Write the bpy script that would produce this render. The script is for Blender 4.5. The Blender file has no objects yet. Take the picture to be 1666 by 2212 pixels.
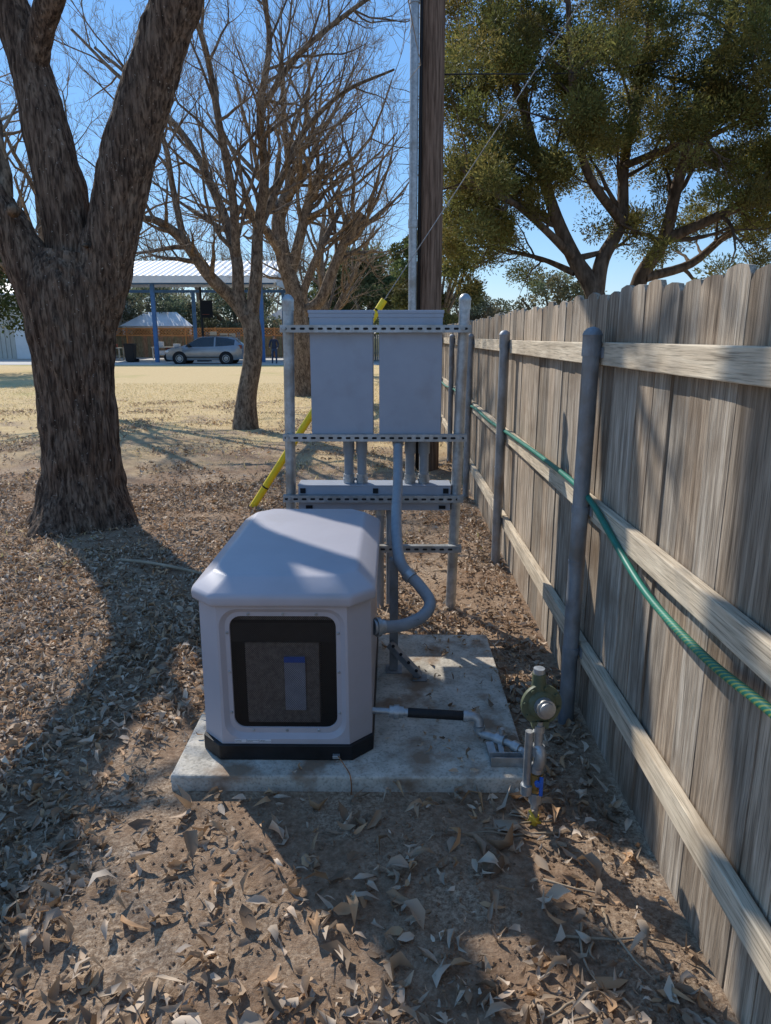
import bpy, math, random
import numpy as np
from mathutils import Vector, noise, Matrix
R=random.Random(7); NP=np.random.RandomState(5)
scene=bpy.context.scene
def V(*a): return Vector(a)
# ---------------------------------------------------------------- materials
def pmat(name,c1,c2,scale=8,stretch=(1,1,1),rough=.7,metal=0,bump=.2,bscale=None,bdist=.01,attr=False,c3=None,detail=6,spec=.3,lo=.35,hi=.65,bstretch=None,rvar=0,dirt=None,fine=None):
    m=bpy.data.materials.new(name); m.use_nodes=True; nt=m.node_tree; b=nt.nodes['Principled BSDF']
    tc=nt.nodes.new('ShaderNodeTexCoord'); mp=nt.nodes.new('ShaderNodeMapping'); mp.inputs['Scale'].default_value=stretch
    nt.links.new(tc.outputs['Object'],mp.inputs[0]); vec=mp.outputs[0]
    if attr:
        at=nt.nodes.new('ShaderNodeAttribute'); at.attribute_name='col'
        off=nt.nodes.new('ShaderNodeVectorMath'); off.operation='MULTIPLY_ADD'
        nt.links.new(at.outputs['Alpha'],off.inputs[0]); off.inputs[1].default_value=(7,13,29); nt.links.new(vec,off.inputs[2]); vec=off.outputs[0]
    n=nt.nodes.new('ShaderNodeTexNoise'); n.inputs['Scale'].default_value=scale; n.inputs['Detail'].default_value=detail; n.inputs['Roughness'].default_value=.62
    nt.links.new(vec,n.inputs['Vector'])
    r=nt.nodes.new('ShaderNodeValToRGB'); e=r.color_ramp.elements
    e[0].position=lo; e[0].color=(*c1,1); e[1].position=hi; e[1].color=(*c2,1)
    if c3: x=e.new((lo+hi)/2); x.color=(*c3,1)
    nt.links.new(n.outputs[0],r.inputs[0]); out=r.outputs[0]
    if fine:
        mpf=nt.nodes.new('ShaderNodeMapping'); mpf.inputs['Scale'].default_value=fine[1]; nt.links.new(tc.outputs['Object'],mpf.inputs[0])
        nf=nt.nodes.new('ShaderNodeTexNoise'); nf.inputs['Scale'].default_value=fine[0]; nf.inputs['Detail'].default_value=4; nf.inputs['Distortion'].default_value=.4
        nt.links.new(mpf.outputs[0],nf.inputs['Vector'])
        rf=nt.nodes.new('ShaderNodeMapRange'); rf.inputs[1].default_value=fine[2]; rf.inputs[2].default_value=fine[3]; rf.inputs[3].default_value=fine[4]; rf.inputs[4].default_value=1.08
        nt.links.new(nf.outputs[0],rf.inputs[0])
        mf=nt.nodes.new('ShaderNodeVectorMath'); mf.operation='SCALE'; nt.links.new(out,mf.inputs[0]); nt.links.new(rf.outputs[0],mf.inputs['Scale']); out=mf.outputs[0]
    if dirt:
        n3=nt.nodes.new('ShaderNodeTexNoise'); n3.inputs['Scale'].default_value=dirt[1]; n3.inputs['Detail'].default_value=5
        nt.links.new(tc.outputs['Object'],n3.inputs['Vector'])
        mr=nt.nodes.new('ShaderNodeMapRange'); mr.inputs[1].default_value=dirt[2]; mr.inputs[2].default_value=dirt[3]; nt.links.new(n3.outputs[0],mr.inputs[0])
        mx=nt.nodes.new('ShaderNodeMix'); mx.data_type='RGBA'; nt.links.new(mr.outputs[0],mx.inputs[0]); nt.links.new(out,mx.inputs[6]); mx.inputs[7].default_value=(*dirt[0],1); out=mx.outputs[2]
    if attr:
        mx=nt.nodes.new('ShaderNodeMix'); mx.data_type='RGBA'; mx.blend_type='MULTIPLY'; mx.inputs[0].default_value=1
        nt.links.new(out,mx.inputs[6]); nt.links.new(at.outputs['Color'],mx.inputs[7]); out=mx.outputs[2]
    nt.links.new(out,b.inputs['Base Color'])
    b.inputs['Roughness'].default_value=rough; b.inputs['Metallic'].default_value=metal; b.inputs['Specular IOR Level'].default_value=spec
    if rvar:
        mr=nt.nodes.new('ShaderNodeMapRange'); mr.inputs[3].default_value=rough-rvar; mr.inputs[4].default_value=rough+rvar; nt.links.new(n.outputs[0],mr.inputs[0]); nt.links.new(mr.outputs[0],b.inputs['Roughness'])
    if bump:
        n2=nt.nodes.new('ShaderNodeTexNoise'); n2.inputs['Scale'].default_value=bscale or scale*2; n2.inputs['Detail'].default_value=8; n2.inputs['Roughness'].default_value=.65
        if bstretch:
            mp2=nt.nodes.new('ShaderNodeMapping'); mp2.inputs['Scale'].default_value=bstretch; nt.links.new(tc.outputs['Object'],mp2.inputs[0]); nt.links.new(mp2.outputs[0],n2.inputs['Vector'])
        else: nt.links.new(vec,n2.inputs['Vector'])
        bp=nt.nodes.new('ShaderNodeBump'); bp.inputs['Strength'].default_value=bump; bp.inputs['Distance'].default_value=bdist
        nt.links.new(n2.outputs[0],bp.inputs['Height']); nt.links.new(bp.outputs[0],b.inputs['Normal'])
    return m
def leafmat(name,rough=.75,trans=.25):
    m=bpy.data.materials.new(name); m.use_nodes=True; nt=m.node_tree; b=nt.nodes['Principled BSDF']
    at=nt.nodes.new('ShaderNodeAttribute'); at.attribute_name='col'
    nt.links.new(at.outputs['Color'],b.inputs['Base Color']); b.inputs['Roughness'].default_value=rough; b.inputs['Specular IOR Level'].default_value=.2
    tr=nt.nodes.new('ShaderNodeBsdfTranslucent'); nt.links.new(at.outputs['Color'],tr.inputs[0])
    mx=nt.nodes.new('ShaderNodeMixShader'); mx.inputs[0].default_value=trans
    nt.links.new(b.outputs[0],mx.inputs[1]); nt.links.new(tr.outputs[0],mx.inputs[2]); nt.links.new(mx.outputs[0],nt.nodes['Material Output'].inputs[0])
    return m
M={}
M['bark']=pmat('bark_big',(.075,.05,.036),(.26,.185,.13),scale=20,stretch=(1,1,.16),rough=.95,bump=1,bscale=34,bdist=.035,c3=(.165,.113,.08),spec=.1,fine=(52,(1,1,.16),.38,.56,.38),dirt=((.42,.37,.31),52,.665,.73))
M['bark2']=pmat('bark_small',(.12,.085,.06),(.31,.235,.165),scale=12,stretch=(1,1,.4),rough=.95,bump=.8,bdist=.02,spec=.1,fine=(40,(1,1,.4),.38,.55,.5))
M['bark3']=pmat('bark_juniper',(.07,.05,.036),(.20,.145,.105),scale=12,stretch=(1,1,.3),rough=.95,bump=.8,bdist=.02,spec=.1)
M['twig']=pmat('twig',(.24,.18,.12),(.42,.33,.235),scale=5,rough=.95,bump=0,spec=.1)
M['wood']=pmat('weathered_wood',(.17,.132,.098),(.56,.48,.385),scale=6,stretch=(7,7,.45),rough=.9,bump=.9,bscale=10,bdist=.006,attr=True,c3=(.345,.285,.22),spec=.12,lo=.28,hi=.7,fine=(16,(16,16,.4),.34,.48,.55),dirt=((.19,.135,.09),3.2,.52,.78))
M['rail']=pmat('rail_wood',(.38,.31,.225),(.70,.60,.45),scale=6,stretch=(8,.5,8),rough=.88,bump=.7,bscale=8,bdist=.004,c3=(.56,.465,.34),spec=.12,lo=.3,hi=.7,fine=(16,(14,.4,14),.34,.48,.6),dirt=((.30,.235,.165),3,.55,.8))
M['pole']=pmat('pole_wood',(.085,.052,.035),(.28,.185,.13),scale=9,stretch=(5,5,.25),rough=.9,bump=.8,bscale=10,bdist=.01,spec=.15)
M['galv']=pmat('galvanised',(.30,.315,.32),(.48,.495,.50),scale=30,rough=.45,metal=.6,bump=.08,rvar=.12,spec=.5,dirt=((.27,.25,.22),6,.48,.72))
M['galvold']=pmat('galvanised_old',(.19,.205,.22),(.34,.355,.37),scale=14,stretch=(1,1,.5),rough=.55,metal=.4,bump=.1,rvar=.1,dirt=((.22,.19,.16),6,.5,.72))
M['gen']=pmat('enclosure_paint',(.405,.385,.41),(.44,.42,.445),scale=3,rough=.38,bump=.1,bscale=350,bdist=.001,spec=.45,dirt=((.36,.335,.335),4,.55,.85))
M['box']=pmat('grey_box_paint',(.31,.335,.385),(.345,.37,.42),scale=4,rough=.42,bump=.04,bscale=200,bdist=.001,spec=.4,dirt=((.28,.285,.31),7,.55,.85))
M['pvc']=pmat('conduit_grey',(.24,.26,.28),(.29,.31,.33),scale=20,rough=.5,bump=.05)
M['black']=pmat('black_plastic',(.008,.008,.009),(.016,.016,.017),scale=20,rough=.5,bump=.1)
M['slot']=pmat('slot_dark',(.012,.012,.014),(.02,.02,.022),scale=20,rough=.9,bump=0)
M['rad']=pmat('radiator',(.14,.11,.095),(.24,.20,.17),scale=60,rough=.6,bump=.2)
M['label']=pmat('label_white',(.62,.62,.64),(.7,.7,.72),scale=20,rough=.5,bump=0)
M['labelg']=pmat('label_grey',(.28,.29,.34),(.34,.35,.40),scale=30,rough=.5,bump=0)
M['ink']=pmat('ink',(.02,.02,.02),(.03,.03,.03),scale=20,rough=.6,bump=0)
M['blue']=pmat('blue_handle',(.02,.10,.45),(.03,.13,.5),scale=20,rough=.4,bump=0)
M['brass']=pmat('brass',(.45,.30,.10),(.55,.38,.14),scale=20,rough=.35,metal=.8,bump=0)
M['yellow']=pmat('yellow_plastic',(.80,.58,.02),(.86,.64,.03),scale=10,rough=.4,bump=.05)
M['ytape']=pmat('yellow_tape',(.6,.45,.05),(.7,.5,.08),scale=10,rough=.5,bump=.1)
M['reg']=pmat('regulator_green',(.08,.095,.055),(.12,.135,.08),scale=20,rough=.5,bump=.1)
M['copper']=pmat('copper',(.35,.16,.08),(.42,.2,.1),scale=20,rough=.4,metal=.7,bump=0)
M['conc']=pmat('concrete',(.37,.335,.28),(.60,.55,.47),scale=9,rough=.92,bump=.6,bscale=45,bdist=.008,c3=(.50,.455,.38),dirt=((.27,.19,.13),5.5,.5,.64),spec=.15,fine=(90,(1,1,1),.35,.5,.75))
M['drive']=pmat('driveway_concrete',(.45,.43,.39),(.55,.52,.47),scale=2,rough=.9,bump=.1)
M['blackhose']=pmat('rubber',(.012,.012,.013),(.02,.02,.021),scale=20,rough=.6,bump=.1)
M['bluesteel']=pmat('blue_steel',(.06,.15,.32),(.08,.19,.38),scale=3,rough=.5,bump=0)
M['white']=pmat('white_metal',(.70,.69,.66),(.78,.77,.74),scale=2,rough=.5,bump=0)
M['beige']=pmat('beige_siding',(.50,.46,.39),(.56,.52,.44),scale=2,rough=.6,bump=0)
M['shingle']=pmat('roof_shingle',(.30,.28,.25),(.44,.40,.36),scale=6,rough=.95,bump=.2)
M['brick']=pmat('brick_tan',(.36,.28,.2),(.48,.38,.3),scale=6,rough=.9,bump=.2)
M['orange']=pmat('orange_lattice',(.60,.26,.10),(.70,.34,.14),scale=4,rough=.8,bump=.1)
M['carpaint']=pmat('car_paint',(.24,.26,.29),(.28,.30,.33),scale=2,rough=.25,metal=.4,bump=0,spec=.6)
M['glass']=pmat('dark_glass',(.015,.018,.022),(.025,.028,.032),scale=2,rough=.08,bump=0,spec=.8)
M['tyre']=pmat('tyre',(.015,.015,.015),(.03,.03,.03),scale=20,rough=.85,bump=.1)
M['rust']=pmat('rusty_red',(.22,.05,.03),(.3,.09,.05),scale=8,rough=.7,bump=.1)
M['skin']=pmat('skin',(.42,.26,.19),(.47,.3,.22),scale=8,rough=.6,bump=0)
M['hair']=pmat('hair',(.02,.015,.012),(.04,.03,.02),scale=40,rough=.7,bump=.2)
M['jacket']=pmat('navy_cloth',(.03,.035,.06),(.05,.06,.09),scale=20,rough=.9,bump=.2)
M['denim']=pmat('denim',(.04,.06,.11),(.07,.1,.16),scale=20,rough=.9,bump=.2)
M['leaf']=leafmat('dry_leaf',.7,.15)
M['fol']=leafmat('foliage',.65,.42)
def hosemat():
    m=pmat('green_hose',(.015,.14,.10),(.025,.20,.14),scale=8,rough=.45,bump=.05)
    nt=m.node_tree; b=nt.nodes['Principled BSDF']; tc=nt.nodes.new('ShaderNodeTexCoord')
    w=nt.nodes.new('ShaderNodeTexWave'); w.inputs['Scale'].default_value=34; w.bands_direction='DIAGONAL'
    nt.links.new(tc.outputs['Object'],w.inputs[0])
    sp=nt.nodes.new('ShaderNodeSeparateXYZ'); nt.links.new(tc.outputs['Object'],sp.inputs[0])
    mr=nt.nodes.new('ShaderNodeMapRange'); mr.inputs[1].default_value=2.1; mr.inputs[2].default_value=1.5; mr.inputs[4].default_value=.5; nt.links.new(sp.outputs[1],mr.inputs[0])
    r=nt.nodes.new('ShaderNodeMapRange'); r.inputs[1].default_value=.55; r.inputs[2].default_value=.8; nt.links.new(w.outputs[1],r.inputs[0])
    mu=nt.nodes.new('ShaderNodeMath'); mu.operation='MULTIPLY'; nt.links.new(mr.outputs[0],mu.inputs[0]); nt.links.new(r.outputs[0],mu.inputs[1])
    old=b.inputs['Base Color'].links[0].from_socket
    mx=nt.nodes.new('ShaderNodeMix'); mx.data_type='RGBA'; nt.links.new(mu.outputs[0],mx.inputs[0]); nt.links.new(old,mx.inputs[6]); mx.inputs[7].default_value=(.50,.46,.05,1)
    nt.links.new(mx.outputs[2],b.inputs['Base Color']); return m
M['hose']=hosemat()
def meshmat():
    m=bpy.data.materials.new('perforated_screen'); m.use_nodes=True; nt=m.node_tree; b=nt.nodes['Principled BSDF']
    b.inputs['Base Color'].default_value=(.02,.019,.019,1); b.inputs['Roughness'].default_value=.45
    tc=nt.nodes.new('ShaderNodeTexCoord'); mp=nt.nodes.new('ShaderNodeMapping'); mp.inputs['Scale'].default_value=(190,0.0,190); mp.inputs['Rotation'].default_value=(0,math.radians(45),0)
    nt.links.new(tc.outputs['Object'],mp.inputs[0])
    vo=nt.nodes.new('ShaderNodeTexVoronoi'); vo.inputs['Randomness'].default_value=0; vo.inputs['Scale'].default_value=1; nt.links.new(mp.outputs[0],vo.inputs[0])
    lt=nt.nodes.new('ShaderNodeMath'); lt.operation='LESS_THAN'; lt.inputs[1].default_value=.43; nt.links.new(vo.outputs[0],lt.inputs[0])
    t=nt.nodes.new('ShaderNodeBsdfTransparent'); mx=nt.nodes.new('ShaderNodeMixShader')
    nt.links.new(lt.outputs[0],mx.inputs[0]); nt.links.new(b.outputs[0],mx.inputs[1]); nt.links.new(t.outputs[0],mx.inputs[2]); nt.links.new(mx.outputs[0],nt.nodes['Material Output'].inputs[0]); return m
M['screen']=meshmat()
def groundmat():
    m=bpy.data.materials.new('ground_mat'); m.use_nodes=True; nt=m.node_tree; b=nt.nodes['Principled BSDF']; L=nt.links.new
    tc=nt.nodes.new('ShaderNodeTexCoord'); co=tc.outputs['Object']
    def nz(s,d=8,r=.65):
        n=nt.nodes.new('ShaderNodeTexNoise'); n.inputs['Scale'].default_value=s; n.inputs['Detail'].default_value=d; n.inputs['Roughness'].default_value=r; L(co,n.inputs['Vector']); return n.outputs[0]
    def ramp(src,st):
        r=nt.nodes.new('ShaderNodeValToRGB'); e=r.color_ramp.elements
        e[0].position,e[0].color=st[0][0],(*st[0][1],1); e[1].position,e[1].color=st[-1][0],(*st[-1][1],1)
        for p,c in st[1:-1]: x=e.new(p); x.color=(*c,1)
        L(src,r.inputs[0]); return r.outputs[0]
    def mix(f,a,c):
        x=nt.nodes.new('ShaderNodeMix'); x.data_type='RGBA'; L(f,x.inputs[0]); L(a,x.inputs[6]); L(c,x.inputs[7]); return x.outputs[2]
    def mr(src,a,b_):
        x=nt.nodes.new('ShaderNodeMapRange'); x.inputs[1].default_value=a; x.inputs[2].default_value=b_; L(src,x.inputs[0]); return x.outputs[0]
    def ma(op,a,c):
        x=nt.nodes.new('ShaderNodeMath'); x.operation=op
        for i,q in enumerate((a,c)):
            if isinstance(q,(int,float)): x.inputs[i].default_value=q
            else: L(q,x.inputs[i])
        return x.outputs[0]
    sp=nt.nodes.new('ShaderNodeSeparateXYZ'); L(co,sp.inputs[0]); Y=sp.outputs[1]
    dirt=ramp(nz(38),[(.3,(.17,.108,.068)),(.5,(.285,.188,.122)),(.7,(.42,.295,.20))])
    lit=ramp(nz(70,5,.8),[(.36,(.15,.10,.065)),(.5,(.37,.265,.18)),(.62,(.60,.465,.33))])
    straw=ramp(nz(26,10,.8),[(.33,(.36,.25,.12)),(.5,(.64,.475,.25)),(.66,(.85,.68,.41))])
    green=ramp(nz(20,8,.8),[(.35,(.24,.23,.08)),(.65,(.56,.50,.20))])
    f1=mr(nz(1.6,6),.44,.60)
    near=mix(f1,dirt,lit)
    yn=ma('ADD',Y,ma('MULTIPLY',ma('SUBTRACT',nz(.7,6),.5),14))
    far=mix(mr(ma('ADD',nz(.12,5),ma('MULTIPLY',Y,.0035)),.66,.80),straw,green)
    midf=mr(nz(.9,6),.5,.62)
    far2=mix(ma('MULTIPLY',midf,mr(Y,24,12)),far,lit)
    c=mix(mr(yn,8.5,13.5),near,far2)
    L(c,b.inputs['Base Color']); b.inputs['Roughness'].default_value=1; b.inputs['Specular IOR Level'].default_value=.05
    bp=nt.nodes.new('ShaderNodeBump'); bp.inputs['Strength'].default_value=.8; bp.inputs['Distance'].default_value=.018; L(nz(55,10,.75),bp.inputs['Height']); L(bp.outputs[0],b.inputs['Normal'])
    return m
M['ground']=groundmat()
# ---------------------------------------------------------------- builders
def empty(name,loc=(0,0,0)):
    e=bpy.data.objects.new(name,None); scene.collection.objects.link(e); return e
class MB:
    def __init__(s): s.v=[];s.f=[];s.m=[];s.c=[]
    def add(s,v,f,mi=0,col=None):
        n=len(s.v); s.v+= [tuple(p) for p in v]; s.f+=[tuple(i+n for i in q) for q in f]; s.m+=[mi]*len(f)
        if col is not None: s.c+= [col]*len(v)
    def box(s,x0,x1,y0,y1,z0,z1,mi=0,col=None):
        s.add([(x0,y0,z0),(x1,y0,z0),(x1,y1,z0),(x0,y1,z0),(x0,y0,z1),(x1,y0,z1),(x1,y1,z1),(x0,y1,z1)],
          [(3,2,1,0),(4,5,6,7),(0,1,5,4),(1,2,6,5),(2,3,7,6),(3,0,4,7)],mi,col)
    def obox(s,p0,p1,w,h,up=(0,0,1),mi=0):
        p0=Vector(p0);p1=Vector(p1);d=(p1-p0).normalized();u=Vector(up);a=d.cross(u).normalized();b=a.cross(d)
        q=[]
        for p in (p0,p1):
            for i,j in ((-1,-1),(1,-1),(1,1),(-1,1)): q.append(p+a*(i*w/2)+b*(j*h/2))
        s.add(q,[(0,1,2,3)[::-1],(4,5,6,7),(0,1,5,4),(1,2,6,5),(2,3,7,6),(3,0,4,7)],mi)
    def tube(s,pts,rads,sides=8,mi=0,cap=True,dist=None):
        pts=[Vector(p) for p in pts]
        if not hasattr(rads,'__len__'): rads=[rads]*len(pts)
        n=len(pts); t0=(pts[1]-pts[0]).normalized(); ref=Vector((0,0,1)) if abs(t0.z)<.9 else Vector((1,0,0))
        a=t0.cross(ref).normalized(); V_=[]
        cs=[(math.cos(2*math.pi*k/sides),math.sin(2*math.pi*k/sides)) for k in range(sides)]
        for i in range(n):
            t=(pts[min(i+1,n-1)]-pts[max(i-1,0)]); 
            if t.length<1e-9: t=t0
            t=t.normalized(); a=(a-t*a.dot(t)).normalized(); b=t.cross(a); r=rads[i]; p=pts[i]
            for k,(c,q) in enumerate(cs):
                rr=r if dist is None else dist(p,a*c+b*q,r,k,i)
                V_.append(p+(a*c+b*q)*rr)
        F=[(i*sides+k,i*sides+(k+1)%sides,(i+1)*sides+(k+1)%sides,(i+1)*sides+k) for i in range(n-1) for k in range(sides)]
        if cap: F+=[tuple(range(sides))[::-1],tuple((n-1)*sides+k for k in range(sides))]
        s.add(V_,F,mi)
    def rod(s,p0,p1,prof,sides=20,mi=0):
        p0=Vector(p0);d=(Vector(p1)-p0).normalized();ref=Vector((0,0,1)) if abs(d.z)<.9 else Vector((1,0,0));a=d.cross(ref).normalized();b=d.cross(a);V_=[]
        for (t,r) in prof:
            for k in range(sides):
                w=2*math.pi*k/sides; V_.append(p0+d*t+(a*math.cos(w)+b*math.sin(w))*r)
        n=len(prof)
        F=[(i*sides+k,(i+1)*sides+k,(i+1)*sides+(k+1)%sides,i*sides+(k+1)%sides) for i in range(n-1) for k in range(sides)]
        F+=[tuple(range(sides)),tuple((n-1)*sides+k for k in range(sides))[::-1]]
        s.add(V_,F,mi)
    def obj(s,name,mats,parent=None,smooth=None,bevel=0,seg=2):
        me=bpy.data.meshes.new(name); me.from_pydata(s.v,[],s.f)
        if not isinstance(mats,list): mats=[mats]
        for q in mats: me.materials.append(q)
        if len(mats)>1: me.polygons.foreach_set('material_index',s.m)
        if s.c:
            at=me.color_attributes.new('col','FLOAT_COLOR','POINT'); at.data.foreach_set('color',np.array(s.c,dtype=np.float32).ravel())
        me.update()
        import bmesh
        if len(s.v)<60000:
            bm=bmesh.new(); bm.from_mesh(me); bmesh.ops.recalc_face_normals(bm,faces=bm.faces); bm.to_mesh(me); bm.free()
        if smooth is not None:
            me.polygons.foreach_set('use_smooth',[True]*len(me.polygons))
            if smooth<180: me.set_sharp_from_angle(angle=math.radians(smooth))
        o=bpy.data.objects.new(name,me); scene.collection.objects.link(o)
        if parent: o.parent=parent
        if bevel:
            md=o.modifiers.new('b','BEVEL'); md.width=bevel; md.segments=seg; md.limit_method='ANGLE'; md.angle_limit=math.radians(20)
        return o
def spline(P,per=8):
    P=[np.array(p,float) for p in P]; out=[]
    Q=[2*P[0]-P[1]]+P+[2*P[-1]-P[-2]]
    for i in range(1,len(Q)-2):
        a,b,c,d=Q[i-1:i+3]
        for k in range(per):
            t=k/per; out.append(.5*((2*b)+(-a+c)*t+(2*a-5*b+4*c-d)*t*t+(-a+3*b-3*c+d)*t**3))
    out.append(P[-1]); return out
def npmesh(name,verts,faces_flat,sizes,cols,mat,parent=None,smooth=False):
    me=bpy.data.meshes.new(name); me.vertices.add(len(verts)); me.vertices.foreach_set('co',verts.astype(np.float32).ravel())
    me.loops.add(len(faces_flat)); me.loops.foreach_set('vertex_index',faces_flat.astype(np.int32))
    me.polygons.add(len(sizes)); st=np.concatenate([[0],np.cumsum(sizes)[:-1]]); me.polygons.foreach_set('loop_start',st.astype(np.int32))
    me.materials.append(mat)
    if cols is not None:
        at=me.color_attributes.new('col','FLOAT_COLOR','POINT'); at.data.foreach_set('color',cols.astype(np.float32).ravel())
    me.update(calc_edges=True); me.validate()
    if smooth: me.polygons.foreach_set('use_smooth',[True]*len(me.polygons))
    o=bpy.data.objects.new(name,me); scene.collection.objects.link(o)
    if parent: o.parent=parent
    return o
def sprigs(name,C,D,Ln,W,cols,mat,parent=None):
    n=len(C); D=D/np.linalg.norm(D,axis=1,keepdims=True); r=NP.normal(size=(n,3)); S=np.cross(D,r); S/=np.linalg.norm(S,axis=1,keepdims=True)
    Ln=Ln[:,None];W=W[:,None]
    v=np.stack([C,C+D*Ln*.55+S*W,C+D*Ln,C+D*Ln*.5-S*W],1).reshape(-1,3)
    return npmesh(name,v,np.arange(4*n),np.full(n,4),np.repeat(cols,4,axis=0),mat,parent)
# ---------------------------------------------------------------- ground
def gh(x,y):
    d=math.hypot(x,y-3)
    a=max(0,1-max(0,d-7)/8)
    h=(noise.noise(V(x*.8,y*.8,0))*.03+noise.noise(V(x*5,y*5,3))*.012+noise.noise(V(x*17,y*17,5))*.008*(1.7 if x>-.9 and y<2.4 else 1)+noise.noise(V(x*45,y*45,9))*.0045)*a
    ex=max(-.9-x,x-.6,0);ey=max(2.28-y,y-3.75,0); e=math.hypot(ex,ey)
    if e<.25: h=h*(e/.25)-.004*(1-e/.25)
    return h
def axis(segs):
    out=[]
    for a,b,s in segs: out+=list(np.arange(a,b-1e-6,s))
    out.append(segs[-1][1]); return np.array(out)
xs=axis([(-500,-60,55),(-60,-15,5),(-15,-5,.5),(-5,-3,.1),(-3,1.3,.026),(1.3,3,.2),(3,15,1.5),(15,60,5),(60,500,55)])
ys=axis([(-60,-2,6),(-2,.9,.25),(.9,4.4,.026),(4.4,9,.05),(9,16,.25),(16,60,2),(60,200,14),(200,700,50)])
gx,gy=np.meshgrid(xs,ys); gz=np.zeros_like(gx)
for j in range(len(ys)):
    if ys[j]>18 or ys[j]<-1: continue
    for i in range(len(xs)):
        if -14<xs[i]<12: gz[j,i]=gh(xs[i],ys[j])
nx,ny=len(xs),len(ys); idx=np.arange(nx*ny).reshape(ny,nx)
F=np.stack([idx[:-1,:-1],idx[:-1,1:],idx[1:,1:],idx[1:,:-1]],-1).reshape(-1)
npmesh('ground',np.stack([gx.ravel(),gy.ravel(),gz.ravel()],1),F,np.full((nx-1)*(ny-1),4),None,M['ground'],smooth=True)
b=MB(); b.box(-60,9,43.5,62,-.05,.02); b.obj('driveway',M['drive'])
def leaves(name,n,xr,yr,dens,size=(.045,.085),zoff=.003,flat=.5,onslab=False):
    pts=[]
    while len(pts)<n:
        x=R.uniform(*xr);y=R.uniform(*yr)
        inslab=(-.84<x<.53 and 2.33<y<3.66)
        if onslab!=inslab and onslab: continue
        if not onslab and inslab: continue
        if .83<x<.9: continue
        if R.random()>dens(x,y): continue
        if onslab and -.78<x<-.05 and 2.42<y<3.64: continue
        z=.062 if onslab else gh(x,y)
        pts.append((x,y,z))
    P=np.array(pts); L=NP.uniform(0,1,n)**1.5*(size[1]-size[0])+size[0]; W=L*NP.uniform(.08,.24,n)
    yaw=NP.uniform(0,2*np.pi,n); pit=NP.normal(0,.24*flat*2,n); rol=NP.normal(0,.6*flat*2,n)
    curl=NP.normal(.1,.8,n); fold=NP.uniform(-.7,1.9,n)
    t=np.array([0,.28,.28,.28,.65,.65,.65,1.]); w=np.array([0,-1,0,1,-.85,0,.85,0])
    X=(t[None]-.5)*L[:,None]+NP.normal(0,.05,(n,8))*L[:,None]; Yl=w[None]*W[:,None]*NP.uniform(.6,1.25,(n,8))+((t[None]-.5)**2)*L[:,None]*NP.normal(0,.6,n)[:,None]; Z=(np.abs(w)[None]*W[:,None]*fold[:,None]*.8)+curl[:,None]*L[:,None]*((t[None]-.5)**2)*2+NP.normal(0,.003,(n,8))
    c,s=np.cos(rol)[:,None],np.sin(rol)[:,None]; Yl,Z=Yl*c-Z*s,Yl*s+Z*c
    c,s=np.cos(pit)[:,None],np.sin(pit)[:,None]; X,Z=X*c-Z*s,X*s+Z*c
    c,s=np.cos(yaw)[:,None],np.sin(yaw)[:,None]; X,Yl=X*c-Yl*s,X*s+Yl*c
    zl=NP.uniform(0,.009,n)[:,None]
    Z=Z-np.minimum(Z.min(1),0)[:,None]*.8
    v=np.stack([X+P[:,0:1],Yl+P[:,1:2],Z+P[:,2:3]+zoff+zl],-1).reshape(-1,3)
    fl=np.array([0,1,2, 0,2,3, 1,4,5,2, 2,5,6,3, 4,7,5, 5,7,6]); sz=np.array([3,3,4,4,3,3])
    ff=(fl[None]+8*np.arange(n)[:,None]).ravel(); ss=np.tile(sz,n)
    pal=np.array([(.56,.42,.30),(.46,.335,.225),(.36,.25,.16),(.64,.51,.38),(.27,.18,.115),(.56,.345,.19),(.50,.395,.295)])
    cc=pal[NP.randint(0,7,n)]*NP.uniform(.65,1.12,(n,1)); cc=np.hstack([cc,np.ones((n,1))])
    return npmesh(name,v,ff,ss,np.repeat(cc,8,axis=0),M['leaf'])
def dn(x,y):
    k=noise.noise(V(x*1.5,y*1.5,20))*.8+noise.noise(V(x*5,y*5,8))*.5
    if x>-.95 and x<.9 and y<2.4:
        q=.08+k*.35
        if y<1.5: q+=.34
        if x>.55: q+=.05
        return max(.04,q)
    if x<-.95: return max(.10,.76+k*1.0-(max(0,y-3.9))*.14)
    if x>.52: return max(.10,.34+k*.7)
    return max(.06,.25+k)
o1=leaves('leaf_litter',52000,(-4.6,.83),(.85,8.0),dn,size=(.018,.07))
o2=leaves('lf2',10000,(-9,1.6),(6.5,19),lambda x,y:max(.02,.35+noise.noise(V(x*.9,y*.9,4))*1.5-(y-7)*.03),size=(.04,.08))
o3=leaves('lf3',130,(-.83,.52),(2.34,3.65),lambda x,y:1 if (x>.1 and noise.noise(V(x*5,y*5,1))>-.1) else .25,onslab=True,size=(.02,.05))
o4=leaves('lf4',260,(-1.6,.8),(.95,2.3),lambda x,y:1,size=(.07,.11))
for o in (o2,o3,o4): o.name='part'; 
ctx={'active_object':o1,'selected_editable_objects':[o1,o2,o3,o4],'selected_objects':[o1,o2,o3,o4]}
with bpy.context.temp_override(**ctx): bpy.ops.object.join()
mb=MB()
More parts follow.
